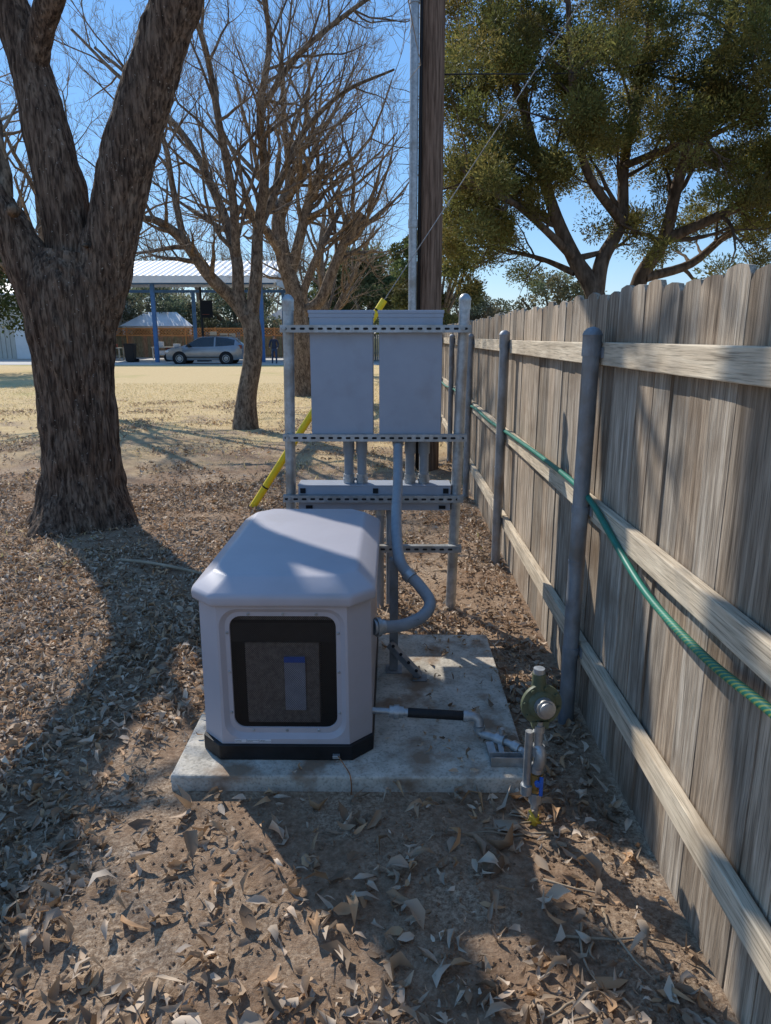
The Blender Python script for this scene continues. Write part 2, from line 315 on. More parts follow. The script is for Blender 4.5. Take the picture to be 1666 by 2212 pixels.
for i in range(4200):
    x=R.uniform(-.9,.82);y=R.uniform(.9,2.32)
    q=R.random()
    if q<.3: x=R.uniform(.53,.82);y=R.uniform(1,6)
    elif q<.6: x=R.uniform(-3,.5); y=R.uniform(3.7,6.5)
    if -.95<x<.6 and 2.28<y<3.7: continue
    r=R.uniform(.002,.009)*(1 if R.random()<.95 else 1.8); z=gh(x,y)
    vs=[(x+r*R.uniform(.7,1.2)*a,y+r*R.uniform(.7,1.2)*bb,z+r*.3+r*R.uniform(.5,1)*c) for a,bb,c in ((1,0,0),(-1,0,0),(0,1,0),(0,-1,0),(0,0,1),(0,0,-1))]
    mb.add(vs,[(0,2,4),(2,1,4),(1,3,4),(3,0,4),(2,0,5),(1,2,5),(3,1,5),(0,3,5)])
mb.obj('soil_clods',pmat('soil',(.17,.11,.07),(.32,.22,.145),scale=40,rough=1,bump=.3,spec=.05))
mb=MB()
for k in range(60):
    x=R.uniform(-3,.78);y=R.uniform(1.0,6.5)
    if k<18: x=R.uniform(.45,.8);y=R.uniform(1.2,2.3)
    if -.9<x<.6 and 2.25<y<3.75: continue
    a=R.uniform(0,6.28);L=R.uniform(.08,.4);P=[]
    for i in range(5):
        P.append((x,y,gh(x,y)+.012)); a+=R.uniform(-.4,.4);x+=math.cos(a)*L/5;y+=math.sin(a)*L/5
    if max(p[0] for p in P)>.82: continue
    mb.tube(P,[.005,.004,.004,.003,.002],5)
mb.tube(spline([(-2.05,5.1,.02),(-1.75,4.95,.04),(-1.35,4.75,.03),(-1.1,4.5,.02)],5),.012,7)
mb.obj('fallen_twigs',M['twig'],smooth=180)
n=30000; P=[]
while len(P)<n:
    x=R.uniform(-13,.8);y=R.uniform(4.5,26)
    if noise.noise(V(x*.6,y*.6,31))*1.2+(y-9)*.09>R.random()-.2: P.append((x,y,gh(x,y) if y<18 else 0))
P=np.array(P); D=np.stack([NP.normal(0,.6,n),NP.normal(0,.6,n),NP.uniform(.3,1,n)],1)
pal=np.array([(.78,.62,.35),(.62,.48,.25),(.85,.71,.44),(.48,.42,.19)])
cc=np.hstack([pal[NP.randint(0,4,n)]*NP.uniform(.7,1.1,(n,1)),np.ones((n,1))])
sprigs('dry_grass',P,D,NP.uniform(.03,.07,n),NP.uniform(.004,.009,n),cc,M['fol'])
# ---------------------------------------------------------------- slab
mb=MB(); mb.box(-.832,.524,2.335,3.65,-.06,.06); mb.obj('concrete_pad',M['conc'],bevel=.008,seg=2)
# ---------------------------------------------------------------- generator
g=empty('standby_generator')
def octo(x0,x1,y0,y1,c,z): return [(x0+c,y0,z),(x1-c,y0,z),(x1,y0+c,z),(x1,y1-c,z),(x1-c,y1,z),(x0+c,y1,z),(x0,y1-c,z),(x0,y0+c,z)]
def loft(mb,rings,mi=0,skip=(),caps=(True,True)):
    n=len(rings[0]); v=[p for r in rings for p in r]; f=[]
    for i in range(len(rings)-1):
        for k in range(n):
            if k in skip: continue
            f.append((i*n+k,i*n+(k+1)%n,(i+1)*n+(k+1)%n,(i+1)*n+k))
    if caps[0]: f.append(tuple(range(n))[::-1])
    if caps[1]: f.append(tuple((len(rings)-1)*n+k for k in range(n)))
    mb.add(v,f,mi)
gx0,gx1,gy0,gy1=-.742,-.078,2.45,3.605
mb=MB(); loft(mb,[octo(gx0-.006,gx1+.006,gy0-.012,gy1+.01,.08,z) for z in (.061,.125)]); mb.obj('base_skirt',M['black'],g,bevel=.004)
mb=MB()
loft(mb,[octo(gx0,gx1,gy0,gy1,.085,.125),octo(gx0+.004,gx1-.004,gy0+.002,gy1-.002,.085,.70)],skip=(0,))
def rrect(x0,x1,z0,z1,r,y,n=7):
    P=[]
    for cx,cz,a0 in ((x1-r,z1-r,0),(x0+r,z1-r,90),(x0+r,z0+r,180),(x1-r,z0+r,270)):
        for k in range(n):
            a=math.radians(a0+90*k/(n-1)); P.append((cx+r*math.cos(a),y,cz+r*math.sin(a)))
    return P
fx0,fx1=gx0+.085,gx1-.085
n=7; r1=rrect(fx0+.012,fx1-.012,.145,.682,.07,gy0+.001)
cor=[(fx1-.004,gy0+.002,.70),(fx0+.004,gy0+.002,.70),(fx0,gy0,.125),(fx1,gy0,.125)]
f=[]
for c in range(4):
    for k in range(n-1): f.append((c*n+k,c*n+k+1,28+c))
    f.append((c*n+n-1,((c+1)%4)*n,28+(c+1)%4,28+c))
mb.add(r1+cor,f)
rings=[r1,rrect(fx0+.030,fx1-.030,.163,.664,.055,gy0+.018),rrect(fx0+.046,fx1-.046,.184,.648,.045,gy0+.018),rrect(fx0+.048,fx1-.048,.186,.646,.043,gy0+.024)]
v=[p for r in rings for p in r];f=[]
for i in range(3):
    for k in range(28): f.append((i*28+k,i*28+(k+1)%28,(i+1)*28+(k+1)%28,(i+1)*28+k))
mb.add(v,f)
mb.obj('enclosure',M['gen'],g,smooth=30)
mb=MB(); R3=rings[3]; mb.add([(p[0],gy0+.023,p[2]) for p in R3],[tuple(range(28))]); mb.obj('front_screen',M['screen'],g)
mb=MB(); mb.box(fx0+.03,fx1-.03,gy0+.13,gy0+.14,.15,.68); mb.box(fx0+.03,fx0+.04,gy0+.03,gy0+.13,.15,.68);mb.box(fx1-.04,fx1-.03,gy0+.03,gy0+.13,.15,.68)
mb.box(fx0+.04,fx1-.04,gy0+.03,gy0+.13,.15,.18);mb.box(fx0+.04,fx1-.04,gy0+.03,gy0+.11,.54,.615)
mb.obj('inner_duct',M['black'],g)
mb=MB(); mb.box(fx0+.095,fx1-.115,gy0+.045,gy0+.10,.19,.53)
mb.box(fx0+.04,fx1-.04,gy0+.05,gy0+.10,.618,.65)
mb.obj('radiator',M['rad'],g,bevel=.004)
mb=MB(); mb.box(fx0+.245,fx0+.325,gy0+.036,gy0+.043,.25,.475); mb.obj('spec_label',M['labelg'],g)
mb=MB(); mb.box(fx0+.245,fx0+.325,gy0+.032,gy0+.0355,.452,.475); mb.obj('label_band',M['blue'],g)
mb=MB()
for (x,z) in [(fx0+.038,.25),(fx0+.038,.42),(fx0+.038,.58),(fx1-.038,.25),(fx1-.038,.42),(fx1-.038,.58),(fx0+.12,.656),(fx0+.25,.656),(fx1-.12,.656),(fx0+.12,.174),(fx0+.25,.174),(fx1-.12,.174)]:
    mb.rod((x,gy0+.018,z),(x,gy0,z),[(0,.006),(.002,.006),(.0045,.003)],8)
mb.obj('rivets',M['galv'],g,smooth=40)
lx0,lx1,ly0,ly1=-.762,-.058,2.425,3.635
def lr(i,z,c): return octo(lx0+i,lx1-i,ly0+i,ly1-i,c,z)
mb=MB(); loft(mb,[lr(.022,.694,.085),lr(.002,.697,.09),lr(0,.742,.09),lr(.078,.798,.075)])
o=mb.obj('lid',M['gen'],g,smooth=50,bevel=.014,seg=4)
o.modifiers['b'].use_clamp_overlap=True
def text(s,loc,size,rot,mat,parent,name='lettering',align='LEFT'):
    cu=bpy.data.curves.new(name,'FONT'); cu.body=s; cu.size=size; cu.align_x=align; cu.space_line=.9
    o=bpy.data.objects.new(name,cu); o.location=loc; o.rotation_euler=rot; cu.materials.append(mat); scene.collection.objects.link(o); o.parent=parent; return o
mb=MB()
for i in range(3): mb.box(fx0+.048+i*.048,fx0+.093+i*.048,gy0-.0015,gy0+.003,.131,.1435)
mb.obj('warning_labels',M['label'],g)
for i,t in enumerate(('RAINPROOF\nENCLOSURE','ETANCHE A LA PLUIE\nENCEINTE','GABINETE\nA PRUEBA DE LLUVIA')):
    text(t,(fx0+.05+i*.048,gy0-.0025,.1385),.0045,(math.pi/2,0,0),M['ink'],g)
mb=MB(); mb.tube(spline([(-.21,2.436,.085),(-.20,2.41,.09),(-.17,2.37,.07),(-.155,2.33,.068),(-.15,2.322,.03),(-.152,2.315,-.01)],5),.0025,6)
mb.obj('ground_wire',M['copper'],g,smooth=180)
mb=MB(); mb.box(-.228,-.20,2.42,2.437,.078,.092); mb.obj('ground_lug',M['galv'],g,bevel=.002)
# gas line
gl=empty('gas_supply_line')
mb=MB()
mb.rod((-.08,2.6,.186),(.35,2.6,.16),[(0,.0135),(.07,.0135),(.07,.024),(.088,.024),(.088,.03),(.11,.03),(.11,.024),(.128,.024),(.128,.016),(.155,.016)],16,0)
mb.rod((.29,2.6,.1636),(.36,2.6,.1595),[(0,.0245),(.02,.0245),(.02,.0135),(.035,.0135)],16)
P=spline([(.31,2.6,.162),(.335,2.6,.160),(.352,2.595,.148),(.356,2.59,.125)],5); mb.tube(P,.02,14)
mb.tube([(.356,2.59,.125),(.356,2.59,.108)],.0235,14)
P=spline([(.356,2.59,.112),(.36,2.585,.098),(.38,2.57,.095),(.43,2.53,.10)],5); mb.tube(P,.0165,14)
mb.tube([(.42,2.54,.099),(.45,2.515,.101)],.024,14); mb.tube([(.435,2.53,.1),(.438,2.527,.15)],.009,10)
mb.tube([(.45,2.515,.1),(.485,2.48,.1)],.0145,14);mb.tube([(.478,2.487,.1),(.50,2.46,.1)],.022,14)
P=spline([(.50,2.46,.1),(.515,2.43,.1),(.515,2.3,.1),(.505,2.23,.11),(.478,2.17,.125),(.468,2.16,.16),(.468,2.16,.36)],6); mb.tube(P,.014,14)
mb.tube([(.468,2.16,.12),(.468,2.16,.155)],.021,14)
mb.box(.38,.52,2.40,2.404,.061,.10);mb.box(.38,.52,2.404,2.44,.061,.065);mb.box(.38,.52,2.436,2.44,.065,.10)
mb.obox((.40,2.42,.066),(.39,2.53,.085),.03,.012); mb.obox((.43,2.42,.066),(.43,2.53,.09),.02,.02)
mb.obj('steel_piping',M['galv'],gl,smooth=40)
mb=MB(); mb.rod((.065,2.6,.177),(.30,2.6,.163),[(0,.018),(0.005,.0195),(.23,.0195),(.235,.018)],16); mb.obj('flex_hose',M['blackhose'],gl,smooth=40)
mb=MB()
rx,ry=.50,2.16
mb.tube([(rx,ry,.19),(rx,ry,.40)],.0145,14)
mb.tube([(rx,ry,.205),(rx,ry,.232)],.022,14);mb.tube([(rx,ry,.27),(rx,ry,.305)],.023,14);mb.tube([(rx,ry,.36),(rx,ry,.385)],.02,14)
P=spline([(rx,ry,.30),(rx+.006,ry-.018,.285),(rx+.006,ry-.02,.25),(rx,ry,.225)],5); mb.tube(P,.019,12)
mb.tube([(rx,ry,.085),(rx,ry,.125)],.023,8);mb.tube([(rx,ry,-.02),(rx,ry,.15)],.0135,14)
mb.obj('riser_pipe',M['galv'],gl,smooth=40)
mb=MB(); mb.tube([(rx,ry,.145),(rx,ry,.20)],[.02,.024],8); mb.tube([(rx,ry,.128),(rx,ry,.142)],.019,8); mb.obj('valve_body',M['brass'],gl,smooth=30)
mb=MB(); mb.box(rx+.006,rx+.018,ry-.034,ry-.022,.13,.2); mb.tube([(rx,ry-.02,.175),(rx,ry-.034,.175)],.011,10); mb.obj('valve_handle',M['blue'],gl,bevel=.002)
mb=MB(); mb.tube([(rx,ry,.0),(rx,ry,.03)],.018,12); mb.tube(spline([(rx-.02,ry-.012,.06),(rx,ry-.03,.03),(rx+.02,ry-.01,.01),(rx,ry+.02,.005),(rx-.025,ry,.0)],5),.005,6); mb.obj('tape_wrap',M['ytape'],gl,smooth=40)
mb=MB(); c=V(.505,2.17,.455); ax=V(.16,-1,.10).normalized(); sd=ax.cross(V(0,0,1)).normalized(); ut=sd.cross(ax)
mb.rod(c-ax*.05,c,[(0,.018),(.01,.036),(.035,.046),(.040,.050),(.040,.070),(.047,.072),(.056,.070),(.056,.050),(.064,.044),(.068,.036)],32)
for k in range(8):
    a=k*math.pi/4+.2; p=c+sd*.061*math.cos(a)+ut*.061*math.sin(a); mb.rod(p-ax*.014,p+ax*.016,[(0,.0065),(.028,.0065)],6)
mb.tube([(.498,2.19,.50),(.496,2.19,.56)],[.026,.022],16); mb.tube([(.503,2.18,.36),(.503,2.19,.42)],[.02,.03],14)
mb.box(.475,.53,2.15,2.2,.375,.40)
mb.obj('pressure_regulator',M['reg'],gl,smooth=40)
mb=MB(); mb.rod(c+ax*.012,c+ax*.1,[(0,.033),(.035,.033),(.037,.027),(.046,.026),(.050,.018)],20); mb.tube([(.496,2.19,.56),(.496,2.19,.578)],.019,14); mb.obj('regulator_cap',M['galv'],gl,smooth=40)
# ---------------------------------------------------------------- equipment rack
rk=empty('electrical_equipment_rack')
mb=MB()
for xb,xt,zt in ((-.626,-.594,1.835),(.364,.408,1.84)):
    mb.tube([(xb,4.175,-.1),(xt,4.175,zt)],.031,20)
    mb.rod((xt,4.175,zt-.03),(xt,4.175,zt+1),[(0,.034),(.045,.034),(.055,.036),(.07,.03),(.083,.018),(.088,.004)],20)
mb.obj('posts',M['galv'],rk,smooth=40)
mb=MB();sl=MB()
for x0,x1,z in ((-.634,.443,1.704),(-.638,.433,1.088),(-.650,.422,.723),(-.64,.419,.413)):
    y0=4.10;y1=4.142
    mb.box(x0,x1,y0,y0+.003,z-.0205,z+.0205);mb.box(x0,x1,y0+.003,y1,z+.0175,z+.0205);mb.box(x0,x1,y0+.003,y1,z-.0205,z-.0175)
    x=x0+.025
    while x<x1-.02:
        pr=[(x+(.008 if math.cos(a)>0 else -.008)+.0065*math.cos(a),y0-.0012,z+.0065*math.sin(a)) for a in [2*math.pi*(q+.5)/12 for q in range(12)]]
        sl.add(pr,[tuple(range(12))]); x+=.0508
for z in (1.704,1.088,.723,.413):
    for x in (-.61,.395): mb.rod((x,4.099,z),(x,4.08,z),[(0,.011),(.008,.011),(.008,.005),(.014,.005)],6)
mb.obj('strut_channels',M['galv'],rk); sl.obj('strut_slots',M['slot'],rk)
for x0,x1 in ((-.472,-.113),(-.077,.283)):
    mb=MB(); mb.box(x0,x1,4.145,4.325,1.068,1.79); mb.box(x0-.008,x1+.008,4.140,4.335,1.788,1.806); mb.box(x0-.004,x1+.004,4.1425,4.33,1.765,1.789)
    mb.obj('disconnect_enclosure',M['box'],rk,bevel=.003)
mb=MB(); mb.box(-.563,.349,4.145,4.30,.645,.795); mb.box(-.566,.352,4.143,4.303,.793,.799); mb.obj('wireway',M['box'],rk,bevel=.002)
mb=MB()
for x in (-.535,-.10,.32): mb.box(x-.016,x+.016,4.139,4.146,.75,.78)
for x in (-.5,.3): mb.box(x-.02,x+.02,4.139,4.146,.655,.675)
mb.obj('knockouts',M['slot'],rk)
mb=MB();mc=MB()
for x in (-.262,-.184,.107,.19):
    mb.tube([(x,4.22,.83),(x,4.22,1.07)],.0285,20); mc.tube([(x,4.22,.80),(x,4.22,.855)],.034,20); mc.tube([(x,4.22,.815),(x,4.22,.83)],.038,20)
    mb.tube([(x,4.22,.98),(x,4.22,1.066)],.034,20)
mb.tube([(-.075,4.22,-.05),(-.075,4.22,.65)],.024,16);mb.tube([(-.01,4.24,-.05),(-.01,4.24,.65)],.028,16);mb.tube([(-.25,4.22,-.05),(-.25,4.22,.65)],.024,16)
P=spline([(-.078,2.85,.441),(.045,2.9,.43),(.139,2.98,.442),(.173,3.04,.485),(.122,3.10,.548),(.065,3.14,.597),(.03,3.2,.657),(.021,3.5,.76),(.031,3.85,.882),(.032,4.05,.991),(.033,4.19,1.08)],8)
mb.tube(P,.0275,18)
mb.obj('conduits',M['pvc'],rk,smooth=40)
rm=Matrix.Rotation(math.radians(32),4,'Z')@Matrix.Rotation(math.radians(90),4,'X')@Matrix.Rotation(math.radians(180),4,'Z')
text('L7799-10-G10013',(.118,2.924,.450),.014,rm.to_euler(),M['ink'],rk)
mc.rod((-.08,2.85,.441),(.045,2.9,.43),[(0,.034),(.012,.034),(.012,.042),(.03,.042),(.03,.033),(.05,.033)],18)
mc.rod((.033,4.15,1.04),(.033,4.19,1.08),[(0,.033),(.03,.033),(.03,.038),(.05,.038)],18)
mc.tube([(-.075,4.22,.6),(-.075,4.22,.645)],.03,14);mc.tube([(.09,3.115,.574),(.07,3.13,.592)],.034,16)
mc.obj('conduit_fittings',M['galv'],rk,smooth=40)
mb=MB(); mb.box(-.012,.03,3.195,3.237,.061,.64); mb.box(.031,.05,3.2,3.23,.60,.625)
mb.box(-.03,.05,3.17,3.26,.0612,.068)
mb.obox((-.012,3.17,.22),(.135,3.12,.075),.04,.03); mb.box(.10,.17,3.09,3.15,.0612,.069)
mb.obj('conduit_stand',M['galvold'],rk,bevel=.002)
mb=MB()
for k in range(4):
    t=(k+.5)/4; p=V(-.012,3.152,.235).lerp(V(.135,3.102,.09),t); mb.rod(p,p+V(0,-.01,.006),[(0,.008),(.004,.008)],10)
mb.obj('stand_slots',M['slot'],rk)
# ---------------------------------------------------------------- fence
fn=empty('wooden_fence')
mb=MB(); y=-1.2
while y<52:
    w=.138+R.uniform(-.004,.004); h=1.83+R.uniform(-.014,.016); x0=.85+R.uniform(0,.007); th=.017; c=.028
    tw=R.uniform(-.005,.005); t=R.uniform(.68,1.12); wm=R.uniform(-.02,.06); col=(t*(1+wm),t,t*(1-wm),R.random())
    pr=[(0,.02),(w,.02),(w,h-c),(w-c*.6,h-.006),(w*.5,h+R.uniform(-.003,.004)),(c*.6,h-.006),(0,h-c)]
    n=len(pr); ln=R.uniform(-.003,.003)
    v=[(x0+tw*(a/w)+0,y+a+ln*z,z) for a,z in pr]+[(x0+th+tw*(a/w),y+a+ln*z,z) for a,z in pr]
    f=[tuple(range(n)),tuple(range(n,2*n))[::-1]]+[(i,(i+1)%n,(i+1)%n+n,i+n) for i in range(n)]
    mb.add(v,f,0,col); y+=w+R.uniform(.002,.007)
mb.obj('pickets',M['wood'],fn)
mb=MB()
ps=[-1.6,.62,2.84,5.06,7.28,9.5]+[9.5+2.22*k for k in range(1,19)]
for i,yy in enumerate(ps[:-1]):
    y2=ps[i+1]
    for z0,z1 in ((1.555,1.642),(.925,1.012),(.30,.388)):
        a=R.uniform(-.006,.006)
        mb.box(.812+a*.3,.8475,yy+.004,y2-.004,z0+a,z1+a)
mb.obj('rails',M['rail'],fn,bevel=.004)
mb=MB();mh=MB()
for i,yy in enumerate(ps):
    zt=1.655+R.uniform(-.01,.02)
    mb.tube([(.772,yy,-.1),(.776,yy,zt)],.033,20)
    mb.rod((.776,yy,zt-.04),(.776,yy,zt+1),[(0,.037),(.05,.037),(.055,.039),(.068,.034),(.08,.022),(.086,.006)],20)
    if yy<8: mb.tube([(.773,yy,.74),(.773,yy,.75)],.0345,20)
    for z in (1.60,.97,.345):
        mh.tube([(.775,yy,z-.014),(.775,yy,z+.014)],.0365,20); mh.box(.775,.811,yy+.03,yy+.05,z-.03,z+.03); mh.box(.806,.8105,yy-.05,yy+.06,z-.02,z+.02)
        mh.rod((.80,yy+.05,z),(.80,yy+.08,z),[(0,.006),(.03,.006)],6)
mb.obj('steel_posts',M['galvold'],fn,smooth=40); mh.obj('rail_brackets',M['galvold'],fn,smooth=30)
mb=MB(); H=[(.79,.2,1.0),(.797,.62,.985),(.80,1.0,.92),(.80,1.35,.894),(.80,1.68,.865),(.80,2.09,.875),(.80,2.43,.938),(.795,2.76,1.02),(.80,3.06,1.035),(.802,3.5,1.034),(.80,4.0,1.03),(.80,4.5,1.02),(.797,5.0,1.012),(.80,5.9,.985),(.797,6.9,.99),(.80,8,.95),(.797,9.3,1.0),(.80,11,.94),(.79,13,1.0)]
mb.tube(spline(H,8),.0125,12); mb.obj('garden_hose',M['hose'],smooth=180)
# ---------------------------------------------------------------- pole, guy wire
up=empty('utility_pole')
mb=MB(); mb.tube([(.445,9.0,-.2),(.445,9,3),(.43,9,9.5)],[.15,.145,.125],28); mb.obj('pole_shaft',M['pole'],up,smooth=60)
mb=MB(); mb.tube([(.235,8.86,0),(.235,8.86,9.2)],.05,18)
for z in (2.9,5.2): mb.tube([(.235,8.86,z),(.235,8.86,z+.09)],.058,18)
mb.obj('riser_conduit',M['galv'],up,smooth=40)
mb=MB(); mb.tube([(.31,8.9,0),(.31,8.9,9)],.02,8)
mb.tube(spline([(.5,9,4.55),(3,11.2,5.3),(6,14,6.6),(14,22,10)],5),.009,5); mb.tube(spline([(.5,9,8.2),(-2,20,7.6),(-6,40,8.5)],5),.008,5)
mb.obj('service_cable',M['blackhose'],up,smooth=180)
gw=empty('guy_wire')
mb=MB(); a0=V(-1.41,6.8,-.02); a1=V(-.077,6.8,1.99)
mb.tube([a0,a1,V(1.347,6.78,4.06),V(4.2,6.7,8.2)],.0045,6); mb.obj('cable',M['galvold'],gw,smooth=180)
mb=MB(); mb.tube([a0+(a1-a0)*.02,a1],[.035,.032],12); mb.obj('yellow_guard',M['yellow'],gw,smooth=60)
mb=MB()
for t in (.12,.3,.8,.95):
    p=a0.lerp(a1,t); mb.tube([p,p+(a1-a0)*.006],.0365,12)
mb.obj('guard_rings',M['slot'],gw)
# ---------------------------------------------------------------- trees
def rv(s=1): return V(R.gauss(0,s),R.gauss(0,s),R.gauss(0,s))
def grow(mb,p,d,L,r,depth,kids,up=.12,wob=.16,tips=None,mt=0,rat=(.45,.75),sides=None,rmin=.003):
    seg=5 if depth>1 else (4 if depth==1 else 3); pts=[p.copy()];ds=[]; d=d.normalized()
    for i in range(seg):
        d=(d+rv(wob)+V(0,0,up)).normalized(); ds.append(d); p=p+d*(L/seg); pts.append(p.copy())
    rads=[r*(1-.72*i/seg) for i in range(seg+1)]
    mb.tube(pts,rads,sides or (8 if depth>2 else 5 if depth>0 else 3),1 if (depth<=1 and mt) else 0,cap=False)
    if tips is not None and depth<=1: tips.append((pts[-1],d)); 
    if depth>0:
        n=kids[depth-1]; 
        for k in range(n):
            t=R.uniform(.2,1) if k else 1.; fi=min(int(t*seg),seg-1); q=pts[fi].lerp(pts[fi+1],t*seg-fi)
            dd=ds[fi]; ax=dd.cross(rv()).normalized(); ang=math.radians(R.uniform(22,58)); nd=Matrix.Rotation(ang,3,ax)@dd
            grow(mb,q,nd,L*R.uniform(*rat)*(1.1-.4*t),max(r*(1-.72*t)*.6,rmin),depth-1,kids,up,wob,tips,mt,rat,None,rmin)
def limb(mb,P,rads,sides=12,per=5):
    Q=spline([tuple(p)+(r,) for p,r in zip(P,rads)],per)
    pts=[V(*q[:3]) for q in Q]; rr=[q[3] for q in Q]
    mb.tube(pts,rr,sides,0,cap=False); return pts,rr
def sprout(mb,pts,rr,n,t0,L,depth,kids,up=.12,tips=None,spread=(35,70),mt=1,rk_=.5,wob=.16,rmin=.003):
    for k in range(n):
        i=int((t0+(1-t0)*(k+R.random())/n)*(len(pts)-2)); d=(pts[i+1]-pts[i]).normalized(); ax=d.cross(rv()).normalized()
        nd=Matrix.Rotation(math.radians(R.uniform(*spread)),3,ax)@d
        grow(mb,pts[i],nd,L*R.uniform(.6,1.2),max(rr[i]*rk_,.012),depth,kids,up,wob,tips,mt,rmin=rmin)
def barkdist(fl):
    def f(p,n,r,k,i):
        q=p+n*r; z=q.z
        h=abs(noise.noise(V(q.x*15,q.y*15,q.z*2.6+5)))*.055+abs(noise.noise(V(q.x*34,q.y*34,q.z*6)))*.02
        s=r/.35 if r<.35 else 1
        a=math.atan2(n.y,n.x); fl_=0
        if fl and z<.5:
            e=(.5-max(z,0))/.5; fl_=r*(.18*e+.34*e**3*(.5+.5*math.cos(a*4+1.0)))+0
        return r+(h-.024)*s+fl_+noise.noise(V(q.x*2,q.y*2,q.z*1.5))*.03*s
    return f
bt=empty('large_bare_tree')
mb=MB()
def bigl(P,rads,fl=False,sides=96,per=20):
    Q=spline([tuple(p)+(r,) for p,r in zip(P,rads)],per); pts=[V(*q[:3]) for q in Q]; rr=[q[3] for q in Q]
    mb.tube(pts,rr,sides,0,cap=False,dist=barkdist(fl)); return pts,rr
bigl([(-2.86,6.3,-.12),(-2.83,6.3,.25),(-2.80,6.3,.97),(-2.78,6.3,1.5),(-2.76,6.3,2.05),(-2.72,6.3,2.35)],[.40,.37,.325,.335,.37,.26],True,170,32)
A=bigl([(-2.62,6.3,1.7),(-2.50,6.29,2.1),(-2.34,6.27,2.5),(-2.10,6.24,3.2),(-1.79,6.2,3.88),(-1.58,6.15,4.3),(-1.2,6.1,5.3),(-.9,6.0,6.6)],[.2,.235,.215,.205,.195,.185,.14,.08])
B=bigl([(-2.76,6.34,1.9),(-2.72,6.34,2.45),(-2.82,6.36,3.2),(-2.96,6.4,3.88),(-3.12,6.45,4.4),(-3.5,6.6,5.6),(-3.7,6.8,7)],[.24,.205,.19,.16,.14,.1,.06])
C=bigl([(-2.88,6.25,1.7),(-3.02,6.2,2.2),(-3.22,6.15,2.66),(-3.5,6.1,3.05),(-4.0,6.0,3.8),(-4.7,5.9,5.2)],[.22,.2,.165,.16,.14,.08])
D=bigl([(-2.93,6.38,3.7),(-2.78,6.3,4.0),(-2.56,6.2,4.35),(-2.2,6.1,5.3),(-2.0,5.8,6.6)],[.12,.11,.1,.08,.05],sides=40)
mb.obj('trunk',M['bark'],bt,smooth=180)
mb=MB()
for X in (A,): sprout(mb,*X,6,.68,1.7,3,[3,4,3],.06)
for X in (B,C,D): sprout(mb,*X,4,.62,1.5,3,[3,4,3],.06)
sprout(mb,*C,3,.35,.9,2,[4,4]); 
mb.tube([(-2.50,6.12,2.38),(-2.47,5.98,2.37),(-2.46,5.93,2.36)],[.02,.015,.006],7)
mb.tube([(-3.0,5.98,2.62),(-2.98,5.92,2.65)],[.055,.03],9)
mb.obj('branches',[M['bark2'],M['twig']],bt,smooth=180)
def tree(name,limbs,sprouts,mats=None,sides=14,rmin=.003):
    e=empty(name); mt=MB(); br=MB(); tips=[]
    for (P,rads),(n,t0,L,dep,kids) in zip(limbs,sprouts):
        a=limb(mt,P,rads,sides)
        if n: sprout(br,*a,n,t0,L,dep,kids,.13,tips,rmin=rmin)
    mt.obj('trunk',M['bark2'],e,smooth=180); br.obj('branches',[M['bark2'],M['twig']],e,smooth=180); return e,tips
def px(x,y,Y): # bearing / elevation of a branch point at surveyed distance Y -> world metres
    u=(x-848)/1530;v=(y-1106)/1530;s=Y/(.9707-.2402*v); return (u*s,Y,1.66-(.2402+.9707*v)*s)
Y2=13.2
tree('bare_pecan_tree',[
 ([px(530,935,Y2),px(532,860,Y2),px(545,780,Y2),px(545,720,Y2),px(536,680,Y2)],[.26,.185,.17,.165,.17]),
 ([px(540,700,Y2),px(505,650,Y2),px(450,595,Y2-.3),px(395,520,Y2-.5),px(340,478,Y2-.8),px(300,470,Y2-1)],[.13,.12,.105,.09,.065,.04]),
 ([px(540,700,Y2),px(515,640,Y2),px(510,560,Y2),px(480,460,Y2+.3),px(420,330,Y2+.6),px(340,230,Y2+.8),px(250,160,Y2+1),px(150,60,Y2+1)],[.13,.11,.10,.085,.065,.05,.035,.02]),
 ([px(540,700,Y2),px(552,600,Y2),px(556,500,Y2),px(570,380,Y2-.3),px(560,240,Y2-.6),px(580,90,Y2-.8),px(560,-40,Y2-1)],[.13,.11,.095,.08,.06,.045,.03]),
 ([px(556,500,Y2),px(600,400,Y2+.4),px(650,290,Y2+.7),px(740,200,Y2+.9),px(850,150,Y2+1.2)],[.07,.065,.05,.035,.02]),
 ([px(510,560,Y2),px(500,420,Y2-.4),px(470,260,Y2-.8),px(440,100,Y2-1),px(380,-60,Y2-1.2)],[.08,.07,.055,.045,.03]),
 ([px(395,520,Y2-.5),px(370,400,Y2-.6),px(350,300,Y2-.8),px(290,180,Y2-1),px(200,100,Y2-1)],[.06,.05,.04,.03,.02]),
 ([px(560,240,Y2-.6),px(640,120,Y2-.5),px(760,20,Y2-.3),px(880,-60,Y2)],[.05,.045,.035,.02]),
],[(0,)*5,(8,.35,1.3,3,[4,4,4]),(14,.3,1.7,3,[5,5,4]),(13,.35,1.7,3,[5,5,4]),(12,.15,1.5,3,[5,5,4]),(12,.2,1.6,3,[5,5,4]),(10,.2,1.3,3,[5,4,4]),(11,.1,1.5,3,[5,5,4])],rmin=.003)
Y3=20.7
